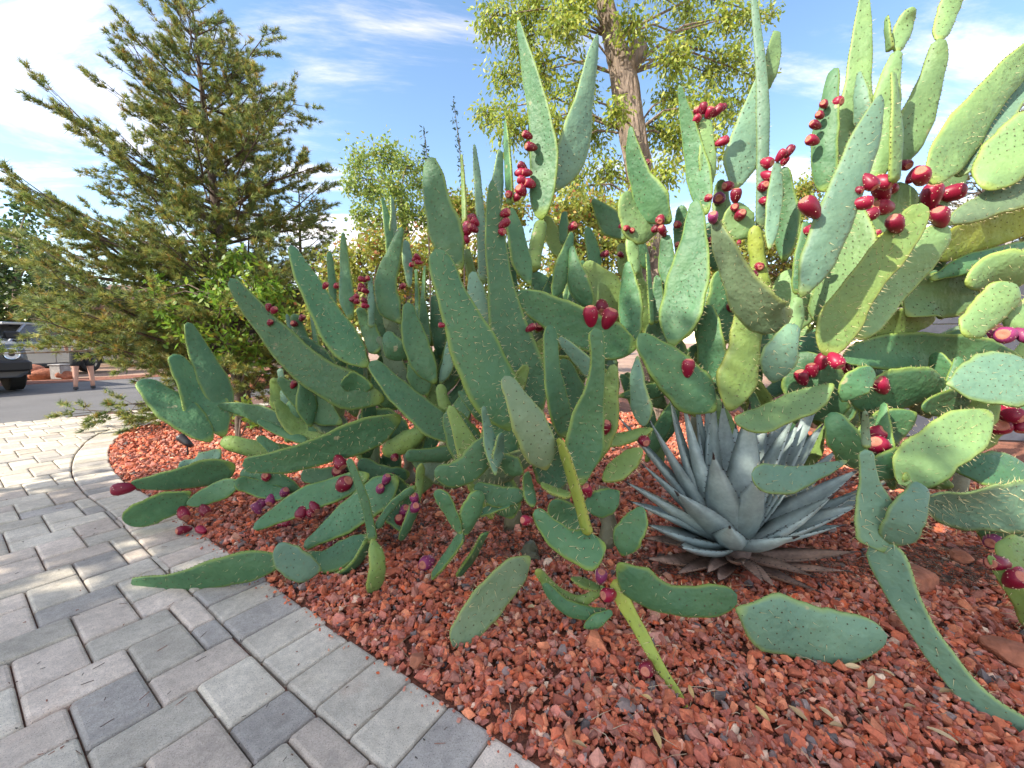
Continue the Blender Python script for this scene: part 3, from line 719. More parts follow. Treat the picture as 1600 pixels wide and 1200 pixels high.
R 2.0 2.0 g . 1244 460 16 1252 400 18 1260 346 10
R 1.9 1.88 p c 1222 540 36 1240 500 26 1246 464 16
R 2.1 2.1 g r 1120 424 10 1112 390 28 1105 348 16
R 2.2 2.2 g r 1046 460 18 1042 410 26 1040 366 13
R 2.3 2.3 p l 993 430 14 988 388 19 985 354 13
R 2.1 2.1 g . 1018 508 6 1015 450 7 1011 394 4
R 2.2 2.2 g r 1025 505 14 1028 470 18 1029 432 8
R 2.3 2.3 g . 1150 540 40 1140 480 60 1130 420 30
R 2.3 2.3 p l 1240 520 50 1238 460 60 1236 420 30
R 2.35 2.35 p l 1290 420 40 1300 360 46 1305 310 24
R 2.3 2.3 g . 1200 560 40 1190 510 56 1180 470 30
R 2.3 2.3 g r 1400 480 40 1440 420 50 1470 380 24
R 2.35 2.35 g . 1060 600 40 1040 550 60 1020 500 30
R 2.2 2.2 g r 1300 660 50 1270 600 80 1250 550 40
R 2.3 2.3 g . 1440 600 60 1480 560 70 1520 520 30
R 2.2 2.2 g r 1560 640 60 1600 620 70 1650 600 40
R 2.4 2.4 p l 1130 350 20 1128 320 26 1126 280 12
R 2.4 2.4 g . 1075 430 20 1068 370 30 1064 320 12
R 2.3 2.3 p l 1440 330 30 1470 300 44 1510 260 20
M 1.12 1.42 b r 1624 1152 66 1570 1126 56 1520 1086 38 1466 1019 36 1419 946 38 1386 872 46 1376 842 36
M 1.4 1.4 b S 1384 862 44 1375 826 68 1362 780 40 1356 740 22 1352 702 18
M 1.39 1.39 b S 1396 852 40 1412 815 46 1428 785 36 1440 756 20
M 1.42 1.42 o c 1354 700 12 1352 665 10 1352 642 7
M 1.6 1.58 g r 1340 732 28 1326 700 46 1309 666 36 1298 644 16
M 1.56 1.54 b l 1324 720 10 1282 735 22 1232 748 42 1196 747 46 1174 740 28
M 1.68 1.64 b S 1630 788 86 1560 792 74 1500 790 64 1448 778 28
M 1.5 1.45 y S 1628 988 38 1592 932 24 1561 891 16 1545 867 7
M 1.55 1.5 y l 1640 900 50 1590 870 60 1555 850 26
M 1.85 1.85 g r 1620 840 50 1570 830 60 1530 815 24
M 1.8 1.8 y . 1490 760 18 1450 750 28 1410 745 14
M 1.9 1.9 g . 1450 720 30 1400 725 46 1350 740 24'''
for ln in PADS.strip().splitlines():
    a = ln.split(); make_pad(a[0], float(a[1]), float(a[2]), a[3], a[4], *map(float, a[5:]))
# pads crowded inside the clump
fl = random.Random(23)
for (key, ua, ub, va, vb, d_a, d_b, cnt) in (('C', 450, 700, 600, 690, 2.6, 3.0, 16), ('E', 700, 980, 560, 700, 2.3, 2.9, 20), ('R', 1000, 1560, 520, 680, 2.35, 2.9, 26), ('L', 480, 700, 700, 780, 2.4, 2.8, 10), ('R', 960, 1360, 660, 750, 2.3, 2.75, 18), ('R', 1000, 1160, 540, 640, 2.4, 2.8, 10), ('C', 560, 720, 540, 620, 2.7, 3.0, 8), ('E', 860, 1000, 480, 600, 2.5, 2.9, 8), ('E', 700, 960, 720, 830, 1.75, 2.1, 8), ('R', 1380, 1600, 640, 780, 2.0, 2.4, 8)):
    for _ in range(cnt):
        u, v = fl.uniform(ua, ub), fl.uniform(va, vb); d = fl.uniform(d_a, d_b); an = math.radians(fl.gauss(90, 32)); ln_ = fl.uniform(80, 150)*2.4/d; w_ = fl.uniform(22, 46)*2.4/d; bend = fl.uniform(-.25, .25)
        q = [(u+math.cos(an+bend*s)*ln_*s, v-math.sin(an+bend*s)*ln_*s, w_*f) for s, f in ((0, .4), (.35, 1), (.7, .72), (1, .25))]
        make_pad(key, d, d+fl.uniform(-.08, .08), fl.choice('ggggpyo'), '.', *[x for t_ in q for x in t_])
# old woody trunks the pads grow from
for key, spots in (('L', ((560, 790, 590, 730), (640, 760, 640, 700))), ('C', ((600, 700, 610, 640), (690, 720, 700, 660))), ('E', ((800, 830, 805, 690), (880, 850, 880, 700), (950, 860, 945, 760), (830, 880, 826, 850))), ('R', ((1080, 760, 1090, 640), (1240, 770, 1240, 600), (1400, 770, 1390, 640), (1500, 780, 1500, 700))), ('M', ((1600, 900, 1600, 800),))):
    root, rl = PLANTS[key]
    for (u0, v0, u1, v1) in spots:
        b = G(u0, v0, -.02); t = P(u1, v1, px(b)[2]+.1); pts = [b+(t-b)*k/5+np.array((random.gauss(0, .012), random.gauss(0, .012), 0))*(k > 0) for k in range(6)]
        V, Fs = tube([p-rl for p in pts], [.06, .05, .043, .045, .04, .03], 10); obj('woody_stem', mesh('woody_stem', V, Fs, MT['d'], smooth=True, attrs={'rim': np.zeros(len(V))}), root)

# fruit: one shape in three tints, skin, sunken crown and pale areole dots
def fruit_mesh(seed, skin):
    rr = random.Random(seed); n = 12; prof = [(0, .20), (.07, .27), (.25, .42), (.48, .50), (.70, .53), (.88, .45), (.96, .32), (.985, .21), (.955, .11), (.94, 0.01)]
    el_ = rr.uniform(1.3, 1.65); V = []; Fs = []; mi = []
    for i, (z, r_) in enumerate(prof):
        for k in range(n):
            th = 2*math.pi*k/n; q = r_*(1+.05*math.sin(3*th+seed)); V.append((q*math.cos(th), q*math.sin(th), z*el_))
    for i in range(len(prof)-1):
        for k in range(n): Fs.append((i*n+k, i*n+(k+1) % n, (i+1)*n+(k+1) % n, (i+1)*n+k)); mi.append(1 if i >= 6 else 0)
    Fs.append(tuple(reversed(range(n)))); mi.append(0)
    for _ in range(20):
        zf = rr.uniform(.15, .95); r_ = np.interp(zf, [p[0] for p in prof[:8]], [p[1] for p in prof[:8]]); th = rr.uniform(0, 6.28); c = np.array((r_*math.cos(th), r_*math.sin(th), zf*el_)); nn = np.array((math.cos(th), math.sin(th), 0)); tt = np.array((-math.sin(th), math.cos(th), 0)); b = len(V); s_ = .04
        V += [c+tt*s_, c+np.array((0, 0, s_)), c-tt*s_, c-np.array((0, 0, s_)), c+nn*.05]; 
        for k in range(4): Fs.append((b+k, b+(k+1) % 4, b+4)); mi.append(2)
    return mesh('fruit', V, Fs, [skin, fruit_top, fruit_dot], mid=mi, smooth=True)
FM = [fruit_mesh(s, fruit_m) for s in range(4)]; FP = [fruit_mesh(s+9, fruit_p) for s in range(3)]
FRUIT = '''825 212 12 831 230 14 816 260 13 812 270 13 824 270 13 816 282 14 828 287 15 815 298 17 796 303 12 805 310 12 789 333 14 787 350 14 784 362 12 737 340 12 742 347 13 730 352 14 741 358 13 728 362 16 726 375 14
567 437 9 565 447 9 572 455 9 564 452 9 556 464 9 557 471 9 569 470 9 572 478 9 575 435 8 550 468 9 508 447 9 525 447 9 648 405 8 655 410 8 643 414 8 653 402 8 628 448 9 690 508 9 428 485 11 420 480 10 472 497 10 460 506 10 422 504 9 430 522 9 458 602 10 443 605 8
828 513 12 842 511 16 940 479 22 923 497 24 949 502 26 867 438 14 866 454 13 893 355 13 972 353 10 980 356 9 987 361 9 945 397 11 970 398 9 1008 256 10
1032 342 15 1024 358 12 1036 362 13 1059 351 12 1060 383 10 1106 311 12 1124 310 19 1138 291 16 1150 305 17 1148 325 13 1155 338 16 1114 341 16 1110 376 13 1155 378 7 1185 416 14 1175 431 14 1174 446 14 1201 471 14 1142 480 17 1198 254 17 1198 274 16 1192 292 16 1194 314 14 1219 244 13 1226 251 12 1232 238 13 1268 327 26 1265 360 17
1086 188 12 1091 178 12 1099 169 13 1108 177 15 1120 174 14 1128 170 10 1127 222 14 1288 164 12 1307 160 16 1282 181 12 1275 196 13 1271 220 16 1413 257 16
1356 282 21 1379 284 23 1395 295 16 1379 304 25 1348 317 22 1382 324 24 1354 339 20 1399 350 24 1370 367 13 1453 312 28 1480 303 26 1440 278 24 1427 275 18 1462 333 24 1470 342 24 1451 402 26 1341 297 12
1305 563 22 1282 569 22 1316 575 22 1301 579 20 1269 578 18 1253 590 20 1377 604 24 1548 520 27 1572 524 27 1598 523 20 1571 644 26 1560 667 28 1529 683 21 1596 660 20 1364 683 28 1377 698 28 1075 577 20
1554 846 24 1562 880 26 1586 893 26 1583 907 28 944 671 19 1005 688 18 918 768 17 823 813 17 648 780 15 648 794 17 631 799 17 627 814 18 939 902 20 951 929 22 1011 1043 24
531 722 20 532 740 22 537 757 24 417 746 14 444 770 14 424 779 15 411 785 15 402 794 15 603 750 14 612 746 13 594 765 14 472 800 18 490 790 15 484 801 14 286 800 17 320 797 16 195 763 20 617 711 13'''
PURPLE = {(1548, 520), (1572, 524), (1598, 523), (648, 780), (648, 794), (631, 799), (444, 770), (424, 779), (411, 785), (402, 794), (603, 750), (612, 746), (594, 765), (939, 902), (1554, 846), (1124, 310), (1114, 341)}
fr = list(map(float, FRUIT.split())); frr = random.Random(5)
for i in range(0, len(fr), 3):
    u, v, wd = fr[i:i+3]; best = None
    for (o, org, K, dd, hw) in pads:
        e = np.hypot(K[:, 0]-u, K[:, 1]-v); w_ = hw*F/dd; sc_ = np.maximum(e-w_, -4) + 10*np.maximum(dd-1.6, 0)*(e > w_*0+3); j = int(np.argmin(sc_))
        if best is None or sc_[j] < best[0]: best = (sc_[j], o, org, K, dd, j)
    _, o, org, K, dd, j = best; d = dd[j] - .02; dia = wd*.93*d/F
    c = P(u, v, d); a = P(K[j, 0], K[j, 1], dd[j]); out = c-a; out = out/(np.linalg.norm(out)+1e-6) + np.array((frr.gauss(0, .25), -frr.uniform(-.1, .45), frr.uniform(.1, .6))); out /= np.linalg.norm(out)
    purple = (int(u), int(v)) in PURPLE
    f = obj('fruit', frr.choice(FP if purple else FM), o, tuple(c - out*dia*.7 - org)); f.rotation_mode = 'QUATERNION'
    f.rotation_quaternion = Vector(out).to_track_quat('Z', 'X') @ Matrix.Rotation(frr.uniform(0, 6), 3, 'Z').to_quaternion(); f.scale = (dia,)*3
for (u, v, wd) in ((676, 873, 20), (435, 820, 14), (321, 831, 12), (514, 850, 13), (300, 825, 13)):
    g = G(u, v+wd*.45); dia = wd*px(g)[2]/F
    f = obj('fallen_fruit', FP[0] if u > 600 else FM[0], None, (g[0], g[1], dia*.45)); f.rotation_euler = (R(80), 0, frr.uniform(0, 6)); f.scale = (dia,)*3
    tag(f, 'prickly pear fruit lying loose on the red gravel', 'fruit', 'fallen prickly pear fruit')

# ------------------------------------------------------------------ agave
AB = G(1142, 872); ag = empty('agave', tuple(AB), 'blue grey agave rosette with stiff spine tipped leaves, growing in red gravel', 'agave')
AV = '''1043 608 2.1 30 0 1065 619 1.98 34 0 1085 612 2.12 28 0 1104 612 2.2 28 0 1115 610 2.06 32 0 1129 626 2.2 28 0 1172 626 1.92 36 0 1114 707 1.74 36 0 1010 648 1.98 32 0 960 644 2.15 28 0 1194 734 1.7 36 0
1243 646 2.0 30 0 1250 657 2.12 28 0 1284 617 2.15 30 0 1237 603 2.25 26 0 1291 657 2.1 28 0 973 750 1.86 32 0 1000 722 1.95 30 0 1054 767 1.72 38 0 1008 819 1.78 32 0 979 781 1.95 28 0 1060 855 1.68 32 0 1140 822 1.66 30 0
1304 774 1.78 34 0 1346 731 1.92 34 0 1402 743 2.05 26 0 1346 788 1.85 34 0 1352 765 1.98 28 0 1341 862 1.8 28 1 1330 893 1.74 24 1 1284 926 1.66 22 1 1246 839 1.68 34 0 1214 919 1.62 18 1 1194 911 1.64 18 1 1122 909 1.64 18 1 1054 898 1.68 22 1 1104 896 1.66 18 1 1005 873 1.78 26 1 1275 902 1.7 24 1 1160 880 1.62 22 1
1030 690 2.2 30 0 1200 640 2.25 28 0 1320 820 1.9 30 0 1000 840 1.92 26 1 1310 700 2.2 28 0 1150 660 2.3 28 0'''
AV = list(map(float, AV.split()))
for i in range(0, len(AV), 5):
    u, v, d, wd, dry = AV[i:i+5]; tip = P(u, v, d); tip[2] = max(tip[2], .02)
    base = np.array((AB[0], AB[1], .07)); hd = tip-base; hl = math.hypot(hd[0], hd[1])+1e-6; az_ = hd[:2]/hl
    root = base + np.array((az_[0]*.05, az_[1]*.05, .02 if not dry else -.04)); ln = np.linalg.norm(tip-root); n = 9
    wid = wd*1.95/F/2*(1.62 if not dry else 1.25)
    side = np.cross(tip-root, (0, 0, 1)); side = side/(np.linalg.norm(side)+1e-9)
    if np.linalg.norm(np.cross((tip-root)/ln, (0, 0, 1))) < .1: side = np.array((1., 0, 0))
    up = np.cross(side, tip-root); up /= np.linalg.norm(up)
    if up[2] < 0: up = -up
    V = []; Fs = []; mi = []; rr = random.Random(i); sag = rr.uniform(-.03, .05)*ln
    prof = [(0, .72), (.08, .82), (.2, .97), (.35, 1.05), (.5, .95), (.65, .74), (.8, .48), (.92, .22), (1.0, .05)]
    tw = rr.uniform(-.25, .25)
    for k, (s, f) in enumerate(prof):
        c = root + (tip-root)*s*.965 - up*math.sin(math.pi*s)*sag
        sd_ = side*math.cos(tw*s)+up*math.sin(tw*s); uu = up*math.cos(tw*s)-side*math.sin(tw*s)
        jag = 1+(rr.uniform(-.16, .03) if rr.random() < .45 else 0)
        for (x, z) in ((-1, .32), (-.55, .02), (0, -.10), (.55, .02), (1, .32), (.6, -.22), (0, -.42), (-.6, -.22)):
            V.append(c + sd_*x*wid*f*(jag if x == -1 else 1) + uu*z*wid*f*.9)
    for k in range(n-1):
        for q in range(8): Fs.append((k*8+q, k*8+(q+1) % 8, (k+1)*8+(q+1) % 8, (k+1)*8+q))
    Fs.append(tuple(reversed(range(8))))
    lf = obj('leaf', mesh('leaf', np.array(V)-root, Fs, agave_dry if dry else agave_m, smooth=True), ag, tuple(root-AB))
    tb = root+(tip-root)*.96; V, Fs = tube([tb-root-(tip-root)*.02, tb-root+(tip-root)/ln*.03], [wid*.075+.0012, .0004], 5); obj('spine', mesh('spine', V, Fs, agave_tip), lf)
    # small marginal teeth
    tv = []; tf = []
    for k in range(11):
        s = .18+k*.07; f = np.interp(s, [p[0] for p in prof], [p[1] for p in prof]); c = root+(tip-root)*s*.965 - up*math.sin(math.pi*s)*sag - root
        sd_ = side*math.cos(tw*s)+up*math.sin(tw*s); uu = up*math.cos(tw*s)-side*math.sin(tw*s); T = (tip-root)/ln
        for x in (-1, 1):
            e = c+sd_*x*wid*f+uu*.32*wid*f*.9; b = len(tv); tv += [e-T*.004, e+T*.004, e+uu*.003, e+sd_*x*.008+T*.003]; tf += [(b, b+1, b+3), (b+1, b+2, b+3), (b+2, b, b+3)]
    tag(obj('teeth', mesh('teeth', tv, tf, agave_tip), lf), kind='stuff')
V = []; Fs = []
cv, cf = tube([(0, 0, -.02), (0, 0, .06), (0, 0, .12)], [.10, .09, .03], 10); obj('stem', mesh('stem', cv, cf, agave_dry, smooth=True), ag)

# ------------------------------------------------------------------ foliage helpers
def blades(cen, dirs, ln, wd, cols, up=None, quad=False):
    """thin leaves: arrays of base points, directions, lengths, widths -> triangles or folded quads"""
    n = len(cen); dirs = dirs/np.linalg.norm(dirs, axis=1, keepdims=True)
    r = rng.normal(size=(n, 3)); s = np.cross(dirs, r); s /= (np.linalg.norm(s, axis=1, keepdims=True)+1e-9)
    ln = np.broadcast_to(ln, (n,))[:, None]; wd = np.broadcast_to(wd, (n,))[:, None]
    if not quad:
        V = np.stack([cen-s*wd/2, cen+s*wd/2, cen+dirs*ln], 1); Fs = np.arange(n*3).reshape(n, 3); C = np.repeat(cols, 3, 0)
    else:
        m = cen+dirs*ln*.45; V = np.stack([cen, m+s*wd/2, cen+dirs*ln, m-s*wd/2], 1); Fs = np.arange(n*4).reshape(n, 4); C = np.repeat(cols, 4, 0)
    return V.reshape(-1, 3), Fs, C
def leaf_colors(n, pal, w_, var=.25):
    pal = np.array(pal); w_ = np.array(w_, float); return pal[rng.choice(len(pal), n, p=w_/w_.sum())]*rng.uniform(1-var, 1+var, (n, 1))
def broadleaf(name, base, trunk, trad, clumps, nleaf, leaf, pal, pw, label, cat='tree', bark=bark_br, group=None, droop=.5, limb=.035, twigs=True, ridged=False):
    """trunk: world points; clumps: (centre, radius vec, weight). Sprays of leaves hang on twigs that start at limbs."""
    root = empty(name, tuple(base), label, cat, group); base = np.asarray(base)
    if ridged:                      # furrowed bark: long ridges and plates stand out of the trunk
        q = crom(np.column_stack([np.array([[k_, 0] for k_ in range(len(trunk))], float), np.array(trunk), np.array(trad)]), 90)
        V, Fs = tube([p[2:5]-base for p in q], list(q[:, 5]), 40)
        for i in range(90):
            c_ = q[i, 2:5]-base
            for k in range(40):
                v = np.asarray(V[i*40+k])-c_; th = 2*math.pi*k/40
                nz = mnoise.ridged_multi_fractal(Vector((math.cos(th)*2.6, math.sin(th)*2.6, i*.16)), 1, 2.2, 3, 1, 2)
                V[i*40+k] = c_+v*(.86+.10*nz)
    else: V, Fs = tube([np.asarray(p)-base for p in trunk], trad, 12)
    obj('trunk', mesh('trunk', V, Fs, bark, smooth=not ridged), root)
    tv = MB(); LC = []; LD = []; tp = np.array(trunk)
    wts = np.array([c[2] for c in clumps], float); cnt = np.maximum(1, (nleaf*wts/wts.sum())).astype(int)
    for (c, rad, _), k in zip(clumps, cnt):
        c = np.asarray(c, float); rad = np.asarray(rad, float)*np.ones(3)
        j = int(np.argmin(np.linalg.norm(tp-c, axis=1) + np.where(tp[:, 2] > c[2]+.1, 2.0, 0))); st = tp[j]
        mid = (st+c)/2+np.array((0, 0, .15*np.linalg.norm(c-st)))
        L0 = np.linalg.norm(c-st)
        if twigs: tv.tube([st-base, mid-base, c-base], [limb*min(1, .4+L0*.2), limb*.6, limb*.25], 5)
        ns = max(3, k//26)
        for q in range(ns):
            dr = rng.normal(size=3); dr /= np.linalg.norm(dr); e = c + dr*rad*rng.uniform(.45, 1.0)
            a = c + dr*rad*rng.uniform(0, .25)
            if twigs: tv.tube([a-base, (a+e)/2-base+rng.normal(0, .02, 3), e-base], [limb*.22, limb*.14, limb*.06], 3, cap=False)
            m = max(3, k//ns); t_ = rng.uniform(.15, 1.05, m)[:, None]; spread = .09*np.mean(rad)+leaf[0]*.7
            LC.append(a + (e-a)*t_ + rng.normal(0, spread, (m, 3))); dd = (e-a)/(np.linalg.norm(e-a)+1e-6)
            LD.append(dd*.6 + rng.normal(0, .7, (m, 3)) - np.array((0, 0, droop)))
    LC = np.concatenate(LC)-base; LD = np.concatenate(LD); n = len(LC)
    V, Fs, C = blades(LC, LD, leaf[0]*rng.uniform(.65, 1.25, n), leaf[1]*rng.uniform(.7, 1.2, n), leaf_colors(n, pal, pw), quad=True)
    if tv.v: tv.build('branches', bark, root)
    tag(obj('crown', mesh('crown', V, Fs, leaf_m, col=C), root), kind='stuff')
    return root
def conifer(name, base, trunk, trad, nb, lenf, rise, tw_len, nl, label, pal, pw, az_bias=None, tuft=13, seed=3, group=None, t0=.1, extra=()):
    """needle tree: whorled limbs, side twigs, tufts of needles"""
    rr = np.random.default_rng(seed); root = empty(name, tuple(base), label, 'tree', group); base = np.asarray(base); tp = np.array(trunk); tl = np.concatenate(([0], np.cumsum(np.linalg.norm(np.diff(tp, axis=0), axis=1)))); tl /= tl[-1]
    V, Fs = tube([p-base for p in tp], trad, 10); obj('trunk', mesh('trunk', V, Fs, bark_pine, smooth=True), root)
    br = MB(); TC = []; TD = []
    limbs = [None]*nb+list(extra)
    for b, lm in enumerate(limbs):
        t = t0+(1-t0)*(min(b+rr.random(), nb)/nb)**1.2*.985; o = np.array([np.interp(t, tl, tp[:, k]) for k in range(3)]); a = b*2.39996+rr.normal(0, .3)
        dh = np.array((math.cos(a), math.sin(a), 0)); Lb = lenf(t, a)*rr.uniform(.72, 1.12)
        if Lb < .06: Lb = .06
        rs = rise(t)+rr.normal(0, .12); e = o+dh*Lb+np.array((0, 0, rs*Lb)); m = o+dh*Lb*.5+np.array((0, 0, rs*Lb*.22))+rr.normal(0, .09*Lb, 3); 
        pts = [o, m, e]; r0_ = .009+.012*Lb
        if lm is not None:
            o, m, e = (np.asarray(q) for q in lm); pts = [o, m, e]; dh = (e-o)*np.array((1, 1, 0)); Lb = np.linalg.norm(dh); dh = dh/Lb; rs = .1; r0_ = .03
        br.tube([p-base for p in pts], [r0_, r0_*.6, .004], 5, cap=False)
        TC.append(e[None]); TD.append((e-m)[None])
        ns = max(2, int(Lb/.06))
        for q in range(ns):
            s = .16+.84*(q+rr.random())/ns; c = (1-s)**2*o+2*s*(1-s)*(m*2-(o+e)/2)+s*s*e; sd_ = rr.choice((-1, 1)); lat = np.cross(dh, (0, 0, 1))*sd_
            L2 = tw_len*rr.uniform(.5, 1.1)*(1-.4*s)*min(1, .5+Lb/2); d2 = dh*.7+lat*rr.uniform(.3, 1)+np.array((0, 0, rs*.6+rr.normal(.1, .35))); d2 /= np.linalg.norm(d2); f = c+d2*L2
            br.tube([c-base, f-base], [.0045, .002], 3, cap=False)
            k = max(2, int(L2/.05*nl)); tt = rr.uniform(.2, 1.0, k)[:, None]**.6; tt[0] = 1
            TC.append(c+(f-c)*tt+rr.normal(0, .012, (k, 3))); TD.append(np.repeat(d2[None], k, 0)+rr.normal(0, .35, (k, 3))+np.array((0, 0, .25)))
    TC = np.concatenate(TC)-base; TD = np.concatenate(TD); TD /= np.linalg.norm(TD, axis=1, keepdims=True); n = len(TC)
    tc_ = leaf_colors(n, pal, pw, .3); cen = np.repeat(TC, tuft, 0); dr = np.repeat(TD, tuft, 0)+rng.normal(0, .55, (n*tuft, 3)); col = np.repeat(tc_, tuft, 0)*rng.uniform(.8, 1.2, (n*tuft, 1))
    V, Fs, C = blades(cen, dr, rng.uniform(.05, .09, n*tuft), .0078, col)
    br.build('branches', bark_pine, root)
    tag(obj('crown', mesh('crown', V, Fs, needle_m, col=C), root), kind='stuff'); return root

# the pine on the corner of the bed
pb = G(384, 662, -.03); D0 = px(pb)[2]
ptr = [pb, P(378, 600, D0), P(366, 520, D0+.05), P(352, 430, D0+.1), P(338, 330, D0+.1), P(326, 230, D0+.1), P(312, 110, D0+.1), P(300, 6, D0+.1)]
def plen(t, a):
    left = math.cos(a-math.pi); Lf = np.interp(t, [0, .1, .22, .45, .62, .8, .93, 1], [1.6, 2.6, 3.0, 1.95, 1.4, .9, .42, .1]); Rt = np.interp(t, [0, .1, .25, .45, .62, .8, .93, 1], [.5, 1.1, 1.35, 1.4, 1.25, .8, .35, .08])
    return ((Lf+Rt)/2 + (Lf-Rt)/2*left)*(1-.35*max(0, -math.sin(a)))
PPAL = [(.17, .24, .065), (.24, .30, .075), (.37, .36, .09), (.12, .18, .08), (.40, .24, .06), (.38, .29, .08)]
conifer('pine_tree', pb, ptr, [.10, .09, .08, .07, .058, .045, .028, .008], 135, plen, lambda t: np.interp(t, [0, .1, .2, .6, 1], [.1, .22, .36, .52, .9]), .62, 2.3, 'tall open pine with yellowing needles at the corner of the gravel bed', PPAL, [6, 7, 6, 3, .8, 1.0], t0=.1, extra=[(P(377, 612, D0), P(290, 650, D0-.3), P(118, 640, D0-.6)), (P(377, 600, D0), P(300, 625, D0-.2), P(190, 632, D0-.5)), (P(374, 580, D0), P(300, 590, D0+.2), P(215, 560, D0+.2)), (P(368, 545, D0), P(250, 535, D0-.4), P(120, 508, D0-.7)), (P(370, 555, D0), P(270, 550, D0-.2), P(170, 535, D0-.3))])
# low limb reaching over the pavers belongs to the same tree: its own spray of needles
pb2 = P(470, 420, 7.2); pb2[2] = -.05
conifer('pine_tree', pb2, [pb2, P(470, 420, 7.2), P(468, 330, 7.2), P(466, 265, 7.2)], [.04, .03, .014, .004], 60, lambda t, a: np.interp(t, [0, .5, .8, 1], [1.0, .75, .45, .06]), lambda t: .35, .3, .9, 'slim young pine rising behind the corner pine', PPAL, [5, 6, 4, 3, .6, .6], seed=5, t0=.25)
# conifer behind the cactus on the right, and one beyond it
for (u, v, d, ht, lab, sd) in ((1545, 560, 6.2, 125, 'dark juniper behind the tall yellow green pads', 8), (1660, 560, 7.5, 60, 'large dark conifer behind the grey fence', 9)):
    b = P(u, v, d); b[2] = -.05; tp_ = P(u, ht, d)
    conifer('juniper_tree', b, [b, b+(tp_-b)*.33, b+(tp_-b)*.66, tp_], [.1, .08, .05, .01], 90, lambda t, a: np.interp(t, [0, .3, .7, 1], [1.1, 1.05, .6, .1]), lambda t: .5, .34, 1.2, lab, [(.10, .11, .03), (.15, .14, .04), (.2, .15, .05)], [4, 4, 2], seed=sd)
# big tree with the bare trunk
D1 = 6.0
cb = P(1030, 640, D1); cb[2] = -.05
ctr_ = [cb, P(1026, 520, D1), P(1022, 420, D1), P(1008, 320, D1), P(988, 210, D1), P(974, 120, D1), P(958, 60, D1), P(942, -10, D1), P(925, -120, D1)]
CWP = [(.38, .44, .06), (.28, .37, .06), (.46, .47, .09), (.18, .27, .05)]
def cl(L_, d, jit=.5, rs=1.0):
    out = []
    for k in range(0, len(L_), 3):
        u, v, r_ = L_[k:k+3]; dd = d+random.uniform(-jit, jit); R_ = r_*dd/F*rs; out.append((P(u, v, dd), (R_, R_*.8, R_), r_**1.6))
    return out
cwl = [770, 25, 40, 815, 60, 45, 790, 120, 40, 850, 110, 50, 880, 40, 45, 835, 10, 40, 900, 10, 40, 760, 175, 30, 800, 200, 45, 850, 190, 45, 905, 150, 45, 880, 230, 40, 930, 210, 35, 945, 270, 40, 900, 290, 40, 1010, 60, 30, 1045, 90, 38, 1080, 60, 35, 1110, 115, 45, 1150, 90, 35, 1050, 150, 35, 1090, 165, 45, 1140, 170, 40, 1180, 120, 25, 1055, 220, 40, 1110, 225, 40, 1040, 270, 30, 1075, 20, 28, 1130, 30, 30, 1165, 20, 25, 1205, 25, 14, 985, 40, 30, 1000, 300, 30, 955, 340, 40, 1030, 200, 30, 965, 175, 25, 830, -40, 60, 900, -50, 60, 1040, -40, 60, 1120, -40, 60, 960, -70, 60]
broadleaf('cottonwood_tree', cb, ctr_, [.30, .25, .23, .21, .20, .20, .15, .13, .09], cl(cwl, D1, .7), 27000, (.085, .036), CWP, [5, 5, 3, 2], 'tall tree with furrowed bare trunk and sparse yellow green leaves', bark=bark_cw, droop=.9, limb=.026, ridged=True)
# lopped limb stub on that trunk
rt = bpy.data.objects['cottonwood_tree']; V, Fs = tube([P(974, 125, D1-.02)-cb, P(986, 98, D1-.05)-cb, P(1000, 70, D1-.08)-cb], [.17, .13, .12], 10)
obj('limb_stub', mesh('limb_stub', V, Fs, bark_cw, smooth=True), rt)
# lighter tree behind the middle of the cactus
D2 = 8.5; tb = P(640, 560, D2); tb[2] = -.05
broadleaf('elm_tree', tb, [tb, P(640, 450, D2), P(635, 380, D2), P(625, 300, D2)], [.16, .13, .1, .05], cl([560, 260, 34, 600, 245, 36, 640, 255, 34, 575, 300, 36, 620, 300, 40, 660, 290, 30, 545, 285, 20, 640, 340, 40, 590, 345, 40, 680, 335, 34, 560, 335, 20], D2, .6), 6500, (.09, .05), [(.28, .39, .08), (.34, .42, .09), (.19, .28, .07), (.40, .40, .10)], [5, 4, 3, 2], 'rounded pale green tree behind the middle of the cactus', droop=.3, limb=.022)
# orange tinged shrubs directly behind the cactus
OP = [(.38, .38, .07), (.28, .35, .07), (.44, .28, .07), (.42, .18, .07), (.18, .24, .05)]
for k, (L_, d, lab) in enumerate((([520, 430, 50, 560, 400, 45, 600, 390, 45, 640, 400, 45, 560, 450, 50, 620, 450, 55, 500, 480, 50, 670, 420, 45, 540, 500, 60], 4.9, 'autumn tinted shrub behind the leaning pads, green and orange'),
        ([690, 380, 45, 720, 330, 40, 760, 350, 45, 800, 330, 40, 720, 420, 55, 780, 420, 55, 690, 320, 24], 5.4, 'golden green shrub showing between the tall upright pads'),
        ([880, 340, 45, 920, 330, 45, 880, 400, 50, 940, 390, 50, 980, 370, 40, 900, 450, 55, 960, 460, 50], 4.8, 'orange brown shrub in front of the bare tree trunk'),
        ([1240, 330, 45, 1200, 380, 50, 1260, 300, 30, 1150, 400, 50, 1230, 430, 55, 1100, 420, 50, 1270, 380, 40], 5.2, 'yellow green shrub behind the tallest fruit laden cactus'))):
    b = P(L_[0]+40, 620, d); b[2] = -.05; c_ = cl(L_, d, .4)
    top = np.mean([q[0] for q in c_], axis=0)
    broadleaf('shrub', b, [b, b+(top-b)*.4, b+(top-b)*.8], [.05, .04, .02], c_, 9000, (.062, .034), OP, [7, 6, 1.5, 1.0 if k != 3 else .2, 2], lab, 'shrub', droop=.1, limb=.02)
